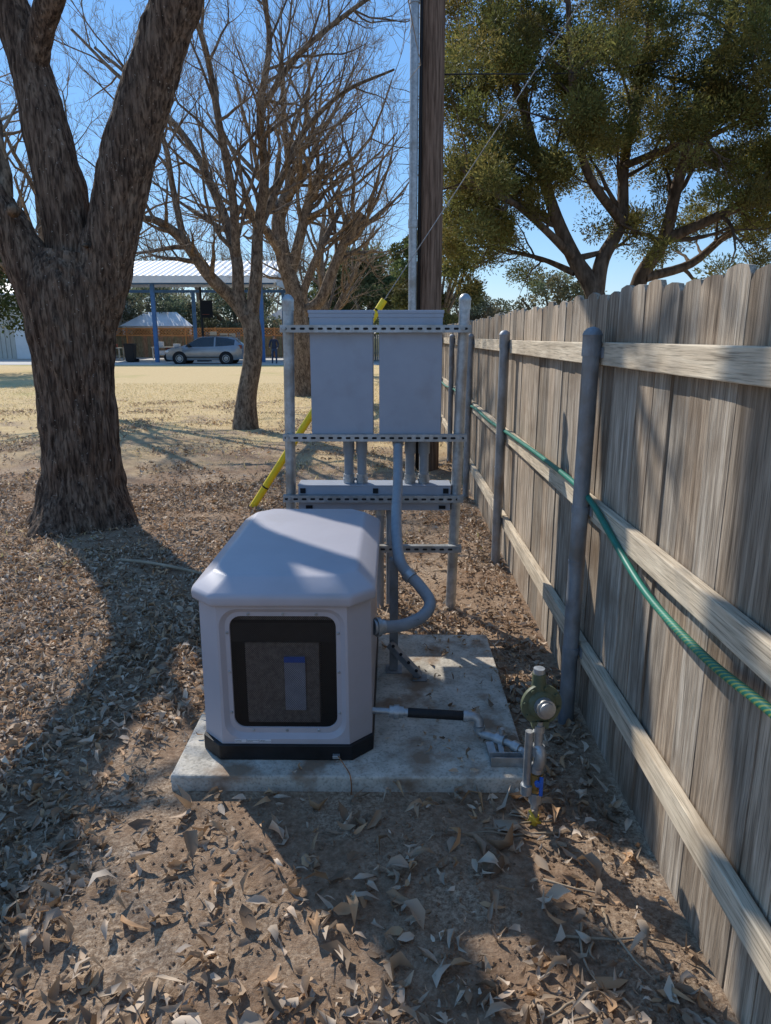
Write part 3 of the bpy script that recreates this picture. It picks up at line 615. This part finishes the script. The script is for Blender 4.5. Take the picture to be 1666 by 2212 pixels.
tree('pruned_bare_tree',[
 ([px(655,862,Y3),px(652,800,Y3),px(650,720,Y3),px(640,650,Y3),px(612,560,Y3)],[.40,.27,.25,.23,.22]),
 ([px(612,560,Y3),px(600,480,Y3),px(620,420,Y3),px(640,390,Y3)],[.21,.19,.17,.15]),
 ([px(625,600,Y3),px(645,520,Y3),px(665,440,Y3),px(700,350,Y3)],[.15,.14,.13,.10]),
 ([px(645,680,Y3),px(690,650,Y3),px(715,590,Y3),px(745,520,Y3),px(780,460,Y3)],[.17,.16,.14,.13,.11]),
 ([px(648,660,Y3),px(665,600,Y3),px(700,520,Y3),px(735,450,Y3+.5)],[.12,.11,.09,.07]),
 ([px(612,560,Y3),px(575,500,Y3-.4),px(530,460,Y3-.8),px(480,430,Y3-1)],[.13,.11,.09,.05]),
],[(0,)*5,(10,.4,3.6,3,[4,5,4]),(10,.5,3.0,3,[4,5,4]),(11,.6,2.6,3,[4,4,4]),(8,.6,2.8,3,[4,4,4]),(8,.4,2.6,3,[4,4,4])],rmin=.005)
Yb=34
tree('bare_background_tree',[([(-3.2,Yb,0),(-3.1,Yb,2.2),(-3.3,Yb,5),(-3.0,Yb,7.5)],[.3,.22,.16,.06]),([(-3.1,Yb,2),(-2,Yb,4),(-.8,Yb,6.5)],[.16,.12,.05]),([(-3.1,Yb,2),(-4.6,Yb,4.2),(-6,Yb,6.8)],[.16,.12,.05])],[(10,.3,2.8,3,[3,4,4])]*3,rmin=.007)
Yc=17
tree('bare_background_tree',[([(-7.75,Yc,0),(-7.7,Yc,2.0),(-7.9,Yc,4),(-7.8,Yc,7.5)],[.22,.18,.13,.05]),([(-7.7,Yc,1.8),(-6.9,Yc,3.6),(-5.9,Yc,6.5)],[.12,.09,.04]),([(-7.7,Yc,2.6),(-8.8,Yc,4.4),(-9.8,Yc,6.8)],[.12,.09,.04])],[(11,.35,2.2,3,[4,5,4])]*3,rmin=.004)
e=MB()
for k in range(17):
    x=-62+k*4.2+R.uniform(-1,1); y=R.uniform(84,98); h=R.uniform(12,16)
    a=limb(e,[(x,y,0),(x+.3,y,h*.35),(x,y,h*.75)],[.35,.25,.12],6,3); sprout(e,*a,12,.2,h*.42,2,[8,7],.1,rk_=.5,rmin=.03)
e.obj('distant_bare_treeline',[M['bark2'],M['twig']])
def clumps(name,centres,rad,nper,ln,wd,base,parent,mat=None,upb=.5,var=.35,flat=.75):
    C=np.array(centres); n=len(C)*nper; idc=np.repeat(np.arange(len(C)),nper)
    off=NP.normal(size=(n,3)); off/=np.linalg.norm(off,axis=1,keepdims=True); rr=NP.uniform(.15,1,n)**.6
    Rd=rad*NP.uniform(.6,1.3,len(C)); off=off*rr[:,None]*Rd[idc][:,None]; off[:,2]*=flat
    P=C[idc]+off; D=off/np.maximum(np.linalg.norm(off,axis=1,keepdims=True),1e-6)+NP.normal(0,.5,(n,3)); D[:,2]+=upb
    tone=NP.uniform(1-var,1+var,len(C))[idc]*NP.uniform(.7,1.25,n); hue=NP.uniform(-.12,.2,len(C))[idc]
    cc=np.array(base)[None]*tone[:,None]; cc[:,0]*=1+hue*1.2; cc=np.hstack([cc,np.ones((n,1))])
    return sprigs(name,P,D,NP.uniform(.6,1.3,n)*ln,NP.uniform(.7,1.3,n)*wd,cc,mat or M['fol'],parent)
jn=empty('juniper_tree'); tr=MB(); br=MB(); tips=[]; YJ=12.5
JL=[([px(1290,760,YJ),px(1285,640,YJ),px(1240,560,YJ),px(1200,470,YJ),px(1165,360,YJ),px(1130,240,YJ),px(1090,120,YJ),px(1050,-20,YJ)],[.20,.16,.125,.10,.08,.065,.05,.035]),
 ([px(1285,640,YJ),px(1300,560,YJ),px(1340,480,YJ+.2),px(1345,360,YJ+.4),px(1370,220,YJ+.5),px(1400,60,YJ+.6),px(1420,-120,YJ)],[.14,.12,.10,.085,.07,.055,.04]),
 ([px(1380,760,YJ+.6),px(1375,620,YJ+.6),px(1430,520,YJ+.3),px(1460,400,YJ),px(1500,260,YJ-.3),px(1560,100,YJ-.5),px(1600,-60,YJ-.6)],[.18,.14,.11,.09,.08,.06,.04]),
 ([px(1430,520,YJ+.3),px(1500,490,YJ),px(1590,450,YJ-.4),px(1700,420,YJ-.8),px(1820,330,YJ-1)],[.10,.08,.07,.055,.03]),
 ([px(1390,600,YJ+.5),px(1490,570,YJ+.8),px(1580,500,YJ+1),px(1680,480,YJ+1.2)],[.09,.075,.055,.04]),
 ([px(1240,560,YJ),px(1180,500,YJ-.5),px(1110,440,YJ-.8),px(1030,400,YJ-1),px(980,340,YJ-1.1)],[.08,.06,.045,.035,.025]),
 ([px(1165,360,YJ),px(1080,300,YJ+.5),px(1000,240,YJ+.8),px(930,190,YJ+.9)],[.06,.05,.035,.025]),
 ([px(1340,480,YJ),px(1270,380,YJ-.6),px(1240,260,YJ-.9),px(1230,120,YJ-1.1),px(1220,-60,YJ-1)],[.08,.065,.05,.04,.025]),
 ([px(1345,360,YJ+.4),px(1420,330,YJ-.4),px(1520,300,YJ-.9),px(1640,240,YJ-1.2)],[.065,.05,.04,.025]),
 ([px(1240,590,YJ),px(1170,560,YJ+.4),px(1090,540,YJ+.6),px(1020,520,YJ+.7)],[.06,.04,.03,.018])]
for P,rr in JL:
    a=limb(tr,P,rr,10,5); sprout(br,*a,11,.3,1.05,2,[3,3],.05,tips,(30,80))
tr.obj('trunk',M['bark3'],jn,smooth=180); br.obj('branches',[M['bark3'],M['bark3']],jn,smooth=180)
cs=[tuple(p) for p,d in tips]
cs=[c for c in cs if not (c[2]<3.2 and R.random()<.25) and c[2]>2.3 and c[0]>.75]
cs=[c for c in cs if noise.noise(V(c[0]*1.1,c[1]*.7,c[2]*1.1))>-.32]
extra=[]
while len(extra)<520:
    x=R.uniform(.9,8);z=R.uniform(3.7,9.5);y=R.uniform(10.6,14.6)
    k=noise.noise(V(x*1.2,y*.6,z*1.2))
    if k>.03+max(0,4.4-z)*.25: extra.append((x,y,z))
cs+=extra
clumps('foliage',cs,.28,240,.065,.010,(.20,.19,.055),jn,upb=.35,var=.5)
def oak(name,x,y,h,w,base,nc=60,nper=260,ln=.22,wd=.07,lowz=.25):
    e=empty(name); t=MB(); limb(t,[(x,y,0),(x+.1,y,h*.3),(x,y,h*.7)],[w*.06,w*.05,w*.02],8)
    cs=[]
    for k in range(7):
        a=k*.9+R.random(); 
        limb(t,[(x,y,h*.25),(x+math.cos(a)*w*.22,y+math.sin(a)*w*.22,h*.5),(x+math.cos(a)*w*.38,y+math.sin(a)*w*.38,h*.72)],[w*.03,w*.02,w*.008],5)
    t.obj('trunk',M['bark2'],e,smooth=180)
    while len(cs)<nc:
        a=R.uniform(0,6.28);q=R.random()**.5;z=R.random()
        rr=w*.5*math.sqrt(max(0,1-(abs(z-.4)/.62)**2.2)); cs.append((x+math.cos(a)*rr*q,y+math.sin(a)*rr*q,h*(lowz+(1-lowz)*z*.93)))
    clumps('foliage',cs,w*.12,nper,ln,wd,base,e,upb=.3); return e
oak('live_oak_tree',-2.6,52,7.6,7.5,(.10,.12,.05),80)
oak('live_oak_tree',1.7,30,6.4,3.8,(.12,.135,.05),46,ln=.16,wd=.05)
oak('live_oak_tree',.5,70,7.5,7,(.10,.12,.05),50)
oak('live_oak_tree',-22,66,6.4,9,(.15,.17,.10),70,lowz=.1)
oak('live_oak_tree',-14.5,70,6.6,9,(.14,.16,.10),70,lowz=.1)
oak('cedar_elm_tree',-20.0,33,8.0,8.6,(.05,.07,.025),80,ln=.2,wd=.06,lowz=.3)
oak('live_oak_tree',13.5,60,6.5,8,(.17,.17,.09),50)
oak('live_oak_tree',7.0,66,5.8,7,(.15,.15,.09),50)
# ---------------------------------------------------------------- carport
cp=empty('carport')
mb=MB()
cx0,cx1=-22.5,-7.7; yf,yb=47.5,58
for x in (-15.6,-8.55,-22.2):
    for y in (yf+.4,yb-.4): mb.box(x-.12,x+.12,y-.12,y+.12,0,5.1)
mb.box(cx0,cx1,yf+.3,yf+.5,4.95,5.2); mb.box(cx0,cx1,yb-.5,yb-.3,5.0,5.2)
mb.obj('blue_posts',M['bluesteel'],cp)
mb=MB(); n=74; rg=[]
for i in range(n+1):
    x=cx0-.3+(cx1-cx0+.6)*i/n; rg.append((x,.05 if i%2 else 0))
v=[];f=[]
for (x,o_) in rg:
    v+= [(x,yf-.3,5.42+o_),(x,52.75,6.85+o_),(x,yb+.3,5.42+o_)]
for i in range(n):
    for k in range(2): f.append((i*3+k,(i+1)*3+k,(i+1)*3+k+1,i*3+k+1))
mb.add(v,f)
mb.box(cx0-.3,cx1+.3,yf-.36,yf-.31,5.0,5.42)
mb.add([(cx1+.3,yf-.3,4.85),(cx1+.3,yb+.3,4.85),(cx1+.3,yb+.3,5.42),(cx1+.3,52.75,6.85),(cx1+.3,yf-.3,5.42),(cx1+.24,yf-.3,4.85),(cx1+.24,yb+.3,4.85),(cx1+.24,yb+.3,5.40),(cx1+.24,52.75,6.83),(cx1+.24,yf-.3,5.40)],[(0,1,2,3,4),(5,6,7,8,9),(0,1,6,5)])
mb.obj('metal_roof',M['white'],cp)
ms=empty('metal_workshop')
mb=MB(); 
for i in range(60):
    x=-45+i*.36; mb.box(x,x+.3,54.0,54.06,0,4.7); 
mb.box(-45,-23.2,54.05,66,0,4.7); mb.obj('walls',M['beige'],ms)
mb=MB(); mb.add([(-45.3,53.7,4.72),(-22.9,53.7,4.72),(-22.9,60,6),(-45.3,60,6),(-22.9,66.3,4.72),(-45.3,66.3,4.72)],[(0,1,2,3),(3,2,4,5)]); mb.box(-45.3,-22.9,53.6,53.7,4.6,4.74); mb.obj('roof',M['white'],ms)
mb=MB(); mb.box(-28.1,-26.6,53.94,53.99,.05,2.9); mb.obj('door',M['white'],ms,bevel=.02)
mb=MB(); mb.box(-28.2,-28.1,53.92,53.99,.05,3.0);mb.box(-26.6,-26.5,53.92,53.99,.05,3.0);mb.box(-28.1,-26.6,53.92,53.99,2.9,3.0); mb.rod((-26.8,53.94,1.2),(-26.8,53.8,1.2),[(0,.05),(.06,.05)],8);mb.obj('door_frame',M['beige'],ms)
def house(name,x0,x1,y0,y1,h,rh,ov=.5):
    e=empty(name); mb=MB(); mb.box(x0,x1,y0,y1,0,h); mb.obj('walls',M['brick'],e)
    mb=MB(); ym=(y0+y1)/2; q=min((x1-x0),(y1-y0))/2
    a=[(x0-ov,y0-ov,h),(x1+ov,y0-ov,h),(x1+ov,y1+ov,h),(x0-ov,y1+ov,h),(x0+q,ym,h+rh),(x1-q,ym,h+rh)]
    mb.add(a,[(0,1,5,4),(1,2,5),(2,3,4,5),(3,0,4),(0,3,2,1)]); mb.obj('roof',M['shingle'],e)
    mb=MB(); mb.box(x0-ov,x1+ov,y0-ov-.06,y0-ov,h-.2,h); 
    for k in range(3):
        xx=x0+(x1-x0)*(k+.5)/3; mb.box(xx-.65,xx+.65,y0-.05,y0-.01,.95,2.15)
    mb.obj('trim',M['white'],e)
    mb=MB()
    for k in range(3):
        xx=x0+(x1-x0)*(k+.5)/3; mb.box(xx-.55,xx+.55,y0-.08,y0-.055,1.05,2.05)
    mb.obj('windows',M['glass'],e)
house('brick_house',-27,-17.5,72,82,2.7,1.9)
house('brick_house',-12.5,-4.5,76,86,3.6,3.2)
house('brick_house',9,20,85,95,2.8,2)
sh=empty('white_patio_cover'); mb=MB(); mb.box(-22.6,-16.8,60.9,61,2.3,2.5)
mb.add([(-22.8,60.8,2.52),(-16.6,60.8,2.52),(-18.4,62.4,3.7),(-21,62.4,3.7)],[(0,1,2,3)])
for x in (-22.5,-19.6,-16.9): mb.box(x-.07,x+.07,60.9,61.04,0,2.3)
mb.obj('canopy',M['white'],sh)
lf=empty('lattice_fence'); mb=MB()
X0,X1=-24,-3.5; mb.box(X0,X1,58.98,59.02,2.28,2.36);mb.box(X0,X1,58.98,59.02,1.72,1.80)
x=X0
while x<X1:
    mb.obox((x,59,1.8),(x+.48,59,2.28),.05,.02,(0,1,0)); mb.obox((x+.48,59.02,1.8),(x,59.02,2.28),.05,.02,(0,1,0)); x+=.24
x=X0
while x<X1: mb.box(x,x+.09,58.93,59.05,0,2.4); x+=2.4
mb.obj('lattice',M['orange'],lf)
mb=MB(); x=X0
while x<X1: mb.box(x,x+.14,59.06,59.08,.02,1.72,0,(1.1*R.uniform(.6,1),.75,.6,R.random())); x+=.15
mb.obj('boards',M['wood'],lf)
bf=empty('wooden_fence'); mb=MB(); x=-3.4
while x<.85: mb.box(x,x+.14,52,52.02,.02,1.83,0,(R.uniform(.7,1.1),)*3+(R.random(),)); x+=.15
mb.obj('pickets',M['wood'],bf)
# ---------------------------------------------------------------- car
car=empty('parked_suv')
ST=[(0.0,.42,.60,.72,.62,.74,.50),(0.08,.30,.62,.86,.80,.90,.62),(.45,.26,.62,.96,.88,1.02,.70),(1.05,.26,.62,1.02,.92,1.12,.72),(1.30,.26,.62,1.04,.925,1.20,.70),(2.05,.26,.62,1.06,.93,1.62,.60),(2.30,.26,.62,1.06,.93,1.68,.60),(3.05,.26,.62,1.08,.93,1.70,.60),(3.15,.26,.62,1.08,.93,1.70,.60),(3.85,.26,.62,1.12,.92,1.66,.58),(4.30,.28,.62,1.16,.90,1.55,.55),(4.65,.32,.62,1.12,.86,1.22,.62),(4.76,.42,.62,.95,.80,1.0,.60)]
cx,cy=-13.98,45.2; mb=MB(); rings=[]
for (x,zb,zm,zl,wl,zr,wr) in ST:
    half=[(wl*.92,zb),(wl*1.0,zm),(wl*.97,zl),(wr+.05,zr-.07),(wr*.8,zr)]
    rings.append([(cx+x,cy-a,z) for a,z in half]+[(cx+x,cy+a,z) for a,z in half[::-1]])
v=[p for r in rings for p in r]; f=[];mi=[]
for i in range(len(rings)-1):
    for k in range(10):
        f.append((i*10+k,i*10+(k+1)%10,(i+1)*10+(k+1)%10,(i+1)*10+k))
        g_=0
        if k in (2,6) and i in (4,5,6,8,9): g_=1
        if k==4 and i==4: g_=1
        if k in(3,5) and i==4: g_=1
        if k==4 and i==10: g_=1
        mi.append(g_)
f+=[tuple(range(10)),tuple(len(v)-10+k for k in range(10))]; mi+=[0,0]
mb.v=v;mb.f=f;mb.m=mi; mb.obj('body',[M['carpaint'],M['glass']],car,smooth=35)
mb=MB();mr_=MB();ma=MB()
for x in (.92,3.78):
    for sgn in (-1,1):
        ma.rod((cx+x,cy+sgn*.75,.37),(cx+x,cy+sgn*2,.37),[(0,.43),(.195,.43)],28)
        mb.rod((cx+x,cy+sgn*.72,.36),(cx+x,cy+sgn*2,.36),[(0,.34),(.03,.36),(.22,.36),(.24,.33),(.235,.24)],28)
        mr_.rod((cx+x,cy+sgn*.74,.36),(cx+x,cy+sgn*2,.36),[(0,.24),(.21,.24),(.225,.22),(.21,.18),(.225,.06),(.235,.02)],20)
ma.obj('wheel_arches',M['slot'],car);mb.obj('tyres',M['tyre'],car,smooth=40);mr_.obj('rims',M['galv'],car,smooth=30)
mb=MB()
for sgn in (-1,1): mb.box(cx+2.0,cx+3.9,cy+sgn*.52-.02,cy+sgn*.52+.02,1.72,1.75); mb.box(cx+1.45,cx+1.62,cy+sgn*1.0-.08,cy+sgn*1.0+.08,1.08,1.22)
for x in (2.3,3.5): mb.box(cx+x-.02,cx+x+.02,cy-.5,cy+.5,1.735,1.76)
mb.box(cx+1.3,cx+3.4,cy-.945,cy-.925,.42,.47);mb.obj('trim',M['black'],car)
mb=MB(); mb.box(cx+.03,cx+.3,cy-.82,cy-.6,.72,.84); mb.box(cx+.03,cx+.3,cy+.6,cy+.82,.72,.84); mb.obj('headlights',M['label'],car,bevel=.03)
mb=MB(); mb.box(cx+4.55,cx+4.74,cy-.84,cy-.7,.95,1.18);mb.box(cx+4.55,cx+4.74,cy+.7,cy+.84,.95,1.18); mb.obj('tail_lights',M['rust'],car)
# ---------------------------------------------------------------- clutter
def taper(mb,x,y,w,h,z0=.08,k=.8):
    v=[(x-w*k/2,y-w*k/2,z0),(x+w*k/2,y-w*k/2,z0),(x+w*k/2,y+w*k/2,z0),(x-w*k/2,y+w*k/2,z0),(x-w/2,y-w/2,h),(x+w/2,y-w/2,h),(x+w/2,y+w/2,h),(x-w/2,y+w/2,h)]
    mb.add(v,[(3,2,1,0),(4,5,6,7),(0,1,5,4),(1,2,6,5),(2,3,7,6),(3,0,4,7)])
tcn=empty('trash_bin'); mb=MB(); taper(mb,-17.4,48,.65,1.15); mb.box(-17.76,-17.04,47.64,48.4,1.16,1.22); mb.rod((-17.8,48.35,.13),(-17,48.35,.13),[(0,.12),(.8,.12)],12); mb.obj('bin',M['black'],tcn,bevel=.02)
tcn=empty('trash_bin'); mb=MB(); taper(mb,-19.2,48.5,.6,1.05); mb.box(-19.54,-18.86,48.16,48.86,1.06,1.11); mb.rod((-19.5,48.85,.13),(-18.9,48.85,.13),[(0,.12),(.6,.12)],12); mb.obj('bin',M['denim'],tcn,bevel=.02)
def wtable(x,y,w,mat,mat2):
    wt=empty('work_table'); mb=MB(); mb.box(x,x+w,y,y+.9,.85,.92)
    for xx in (x+.1,x+w-.1):
        for yy in (y+.05,y+.85): mb.box(xx-.04,xx+.04,yy-.04,yy+.04,.02,.85)
    mb.box(x+.12,x+w-.12,y+.1,y+.8,.3,.34); mb.obj('table',mat,wt)
    mb=MB(); mb.box(x+.3,x+.8,y+.2,y+.6,.925,1.3); mb.box(x+w-.8,x+w-.35,y+.2,y+.6,.925,1.15); mb.box(x+.3,x+.9,y+.2,y+.7,.345,.65); mb.obj('boxes',mat2,wt,bevel=.01)
wtable(-21.3,51,2.1,M['rail'],M['rust']); wtable(-18.0,54,2.4,M['beige'],M['label'])
sf=empty('storage_shelf'); mb=MB()
for x in (-14.2,-11.8):
    for y in (55.5,56.1): mb.box(x-.03,x+.03,y-.03,y+.03,.02,2.0)
for z in (.4,1.0,1.6): mb.box(-14.2,-11.8,55.47,56.13,z,z+.04)
mb.obj('frame',M['galvold'],sf); mb=MB()
for k in range(9):
    z=(.445,1.045,1.645)[k%3]; x=-14+k//3*.75+R.uniform(0,.15); mb.box(x,x+R.uniform(.35,.55),55.55,56.0,z,z+R.uniform(.25,.45))
mb.obj('bins',M['beige'],sf,bevel=.01)
wb=empty('garden_cart'); mb=MB(); taper(mb,-15.0,50,1.1,.95,.55,.7); mb.obj('tray',M['rust'],wb)
mb=MB(); 
for x in (-15.4,-14.6): mb.rod((x,49.5,.28),(x,49.58,.28),[(0,.28),(.08,.28)],16); mb.rod((x,50.4,.28),(x,50.48,.28),[(0,.28),(.08,.28)],16)
mb.box(-15.4,-14.6,49.55,50.45,.4,.55)
mb.obj('wheels',M['tyre'],wb); mb=MB(); mb.tube([(-14.5,50,.7),(-13.9,50,1.1)],.025,6); mb.obj('handle',M['rust'],wb)
bh=empty('basketball_hoop'); mb=MB(); mb.tube([(-12.9,49.5,0),(-12.9,49.5,4.9)],.08,10); mb.tube([(-12.9,49.5,3.2),(-12.4,49,3.4)],.04,6); mb.box(-13.3,-12.5,49.1,49.9,.02,.2);mb.obj('stand',M['black'],bh)
mb=MB(); mb.box(-12.75,-12.0,48.9,48.94,2.9,4.0); mb.obj('backboard',M['slot'],bh); mb=MB()
P=[(-12.4+.22*math.cos(a),48.65+.22*math.sin(a),3.1) for a in np.linspace(0,2*math.pi,17)]; mb.tube(P,.012,5); mb.obj('rim',M['rust'],bh)
bo=empty('upturned_boat'); mb=MB(); rr=[]
for t in np.linspace(0,1,9):
    w=.55*math.sin(math.pi*(.08+.84*t))**.6; x=-25.2+2.6*t; rr.append([(x,41+w*math.cos(a),.02+.62*math.sin(a)*w/.55) for a in np.linspace(0,math.pi,9)])
v=[p for r in rr for p in r]; f=[(i*9+k,i*9+k+1,(i+1)*9+k+1,(i+1)*9+k) for i in range(8) for k in range(8)]+[tuple(range(9)),tuple(72+k for k in range(9))]
mb.add(v,f); mb.obj('hull',M['galv'],bo,smooth=50)
# ---------------------------------------------------------------- person
pe=empty('standing_man')
def skinfig(name,nodes,edges,classify,mats,ox,oy,sub=2):
    me=bpy.data.meshes.new(name); me.from_pydata([n[:3] for n in nodes],edges,[]); o=bpy.data.objects.new(name,me); scene.collection.objects.link(o)
    o.modifiers.new('s','SKIN'); sk=me.skin_vertices[0].data
    for i,n in enumerate(nodes): sk[i].radius=(n[3],n[4] if len(n)>4 else n[3])
    sk[0].use_root=True
    s=o.modifiers.new('u','SUBSURF'); s.levels=sub; s.render_levels=sub
    dg=bpy.context.evaluated_depsgraph_get(); m2=bpy.data.meshes.new_from_object(o.evaluated_get(dg)); bpy.data.objects.remove(o)
    for q in mats: m2.materials.append(q)
    for p in m2.polygons: p.material_index=classify(p.center); p.use_smooth=True
    o=bpy.data.objects.new(name,m2); o.location=(ox,oy,.02); scene.collection.objects.link(o); o.parent=pe; return o
N=[(0,0,.95,.15,.11),(0,0,1.12,.14,.10),(0,0,1.32,.17,.115),(0,-.01,1.44,.12,.09),(0,-.01,1.51,.055),(0,-.02,1.57,.06),(0,-.025,1.65,.082,.095),(0,-.02,1.72,.07,.085),
 (.10,0,.88,.10),(.12,-.02,.50,.07),(.13,.0,.10,.048),(.14,-.14,.05,.042),
 (-.10,0,.88,.10),(-.13,.04,.50,.07),(-.14,.10,.10,.048),(-.15,-.03,.05,.042),
 (.20,0,1.42,.07),(.27,.0,1.16,.052),(.24,-.18,.98,.038),(.23,-.24,.95,.03),
 (-.20,0,1.42,.07),(-.27,.02,1.15,.052),(-.25,-.16,1.0,.038),(-.24,-.23,.99,.03)]
E=[(0,1),(1,2),(2,3),(3,4),(4,5),(5,6),(6,7),(0,8),(8,9),(9,10),(10,11),(0,12),(12,13),(13,14),(14,15),(3,16),(16,17),(17,18),(18,19),(3,20),(20,21),(21,22),(22,23)]
for sx,w in ((1,19),(-1,23)):
    bx,by,bz=N[w][:3]
    for j in range(4):
        a=len(N); N.append((bx+(j-1.5)*.02,by-.05,bz-.01,.009)); N.append((bx+(j-1.5)*.022,by-.08-.006*(1.5-abs(j-1.5)),bz-.03,.008)); E+=[(w,a),(a,a+1)]
    a=len(N); N.append((bx-sx*.035,by-.02,bz,.010)); N.append((bx-sx*.05,by-.05,bz-.01,.009)); E+=[(w,a),(a,a+1)]
def cl(c):
    if c.z>1.66 or (c.z>1.56 and c.y>.02): return 1
    if c.z>1.50: return 0
    if c.y<-.2 and .85<c.z<1.05 : return 0
    if c.z>.93 : return 2
    if c.z<.09: return 1
    return 3
pxx,pyy=-7.35,45.0
skinfig('body',N,E,cl,[M['skin'],M['hair'],M['jacket'],M['denim']],pxx,pyy)
mb=MB(); mb.rod((pxx-.03,pyy-.112,1.675),(pxx-.03,pyy-.13,1.675),[(0,.012),(.012,.006)],8); mb.rod((pxx+.03,pyy-.112,1.675),(pxx+.03,pyy-.13,1.675),[(0,.012),(.012,.006)],8); mb.box(pxx-.025,pxx+.025,pyy-.122,pyy-.112,1.60,1.608); mb.obj('face_features',M['ink'],pe)
mb=MB(); mb.rod((pxx,pyy-.10,1.655),(pxx,pyy-.14,1.63),[(0,.016),(.035,.008)],8); mb.obj('nose',M['skin'],pe,smooth=60)
# ---------------------------------------------------------------- world, sun, camera
az=math.radians(-34); el=math.radians(38)
w=bpy.data.worlds.new('World'); scene.world=w; w.use_nodes=True; nt=w.node_tree
sk=nt.nodes.new('ShaderNodeTexSky'); sk.sky_type='NISHITA'; sk.sun_disc=False; sk.sun_elevation=el; sk.sun_rotation=az; sk.air_density=1.05; sk.dust_density=0.0; sk.ozone_density=2.0; sk.altitude=0
hs=nt.nodes.new('ShaderNodeHueSaturation'); hs.inputs['Saturation'].default_value=1.2; nt.links.new(sk.outputs[0],hs.inputs['Color'])
mx=nt.nodes.new('ShaderNodeMix'); mx.data_type='RGBA'; mx.inputs[0].default_value=.5; nt.links.new(hs.outputs[0],mx.inputs[6]); mx.inputs[7].default_value=(1.35,3.0,6.2,1)
bg=nt.nodes['Background']; nt.links.new(mx.outputs[2],bg.inputs[0]); bg.inputs[1].default_value=.15
L=bpy.data.lights.new('sun','SUN'); L.energy=5; L.angle=math.radians(.55); L.color=(1,.95,.87); lo=bpy.data.objects.new('sun',L); scene.collection.objects.link(lo)
d=V(math.sin(az)*math.cos(el),math.cos(az)*math.cos(el),math.sin(el)); lo.rotation_euler=(-d).to_track_quat('-Z','Y').to_euler(); lo.location=d*50
cam=bpy.data.cameras.new('camera'); co=bpy.data.objects.new('camera',cam); scene.collection.objects.link(co); scene.camera=co
cam.sensor_fit='HORIZONTAL'; cam.sensor_width=36; cam.lens=36*1530/1666; cam.clip_start=.05; cam.clip_end=2000
co.location=(0,0,1.66); co.rotation_euler=(math.radians(90-13.9),0,math.radians(.56))
scene.view_settings.view_transform='Standard'; scene.view_settings.look='None'; scene.view_settings.exposure=0
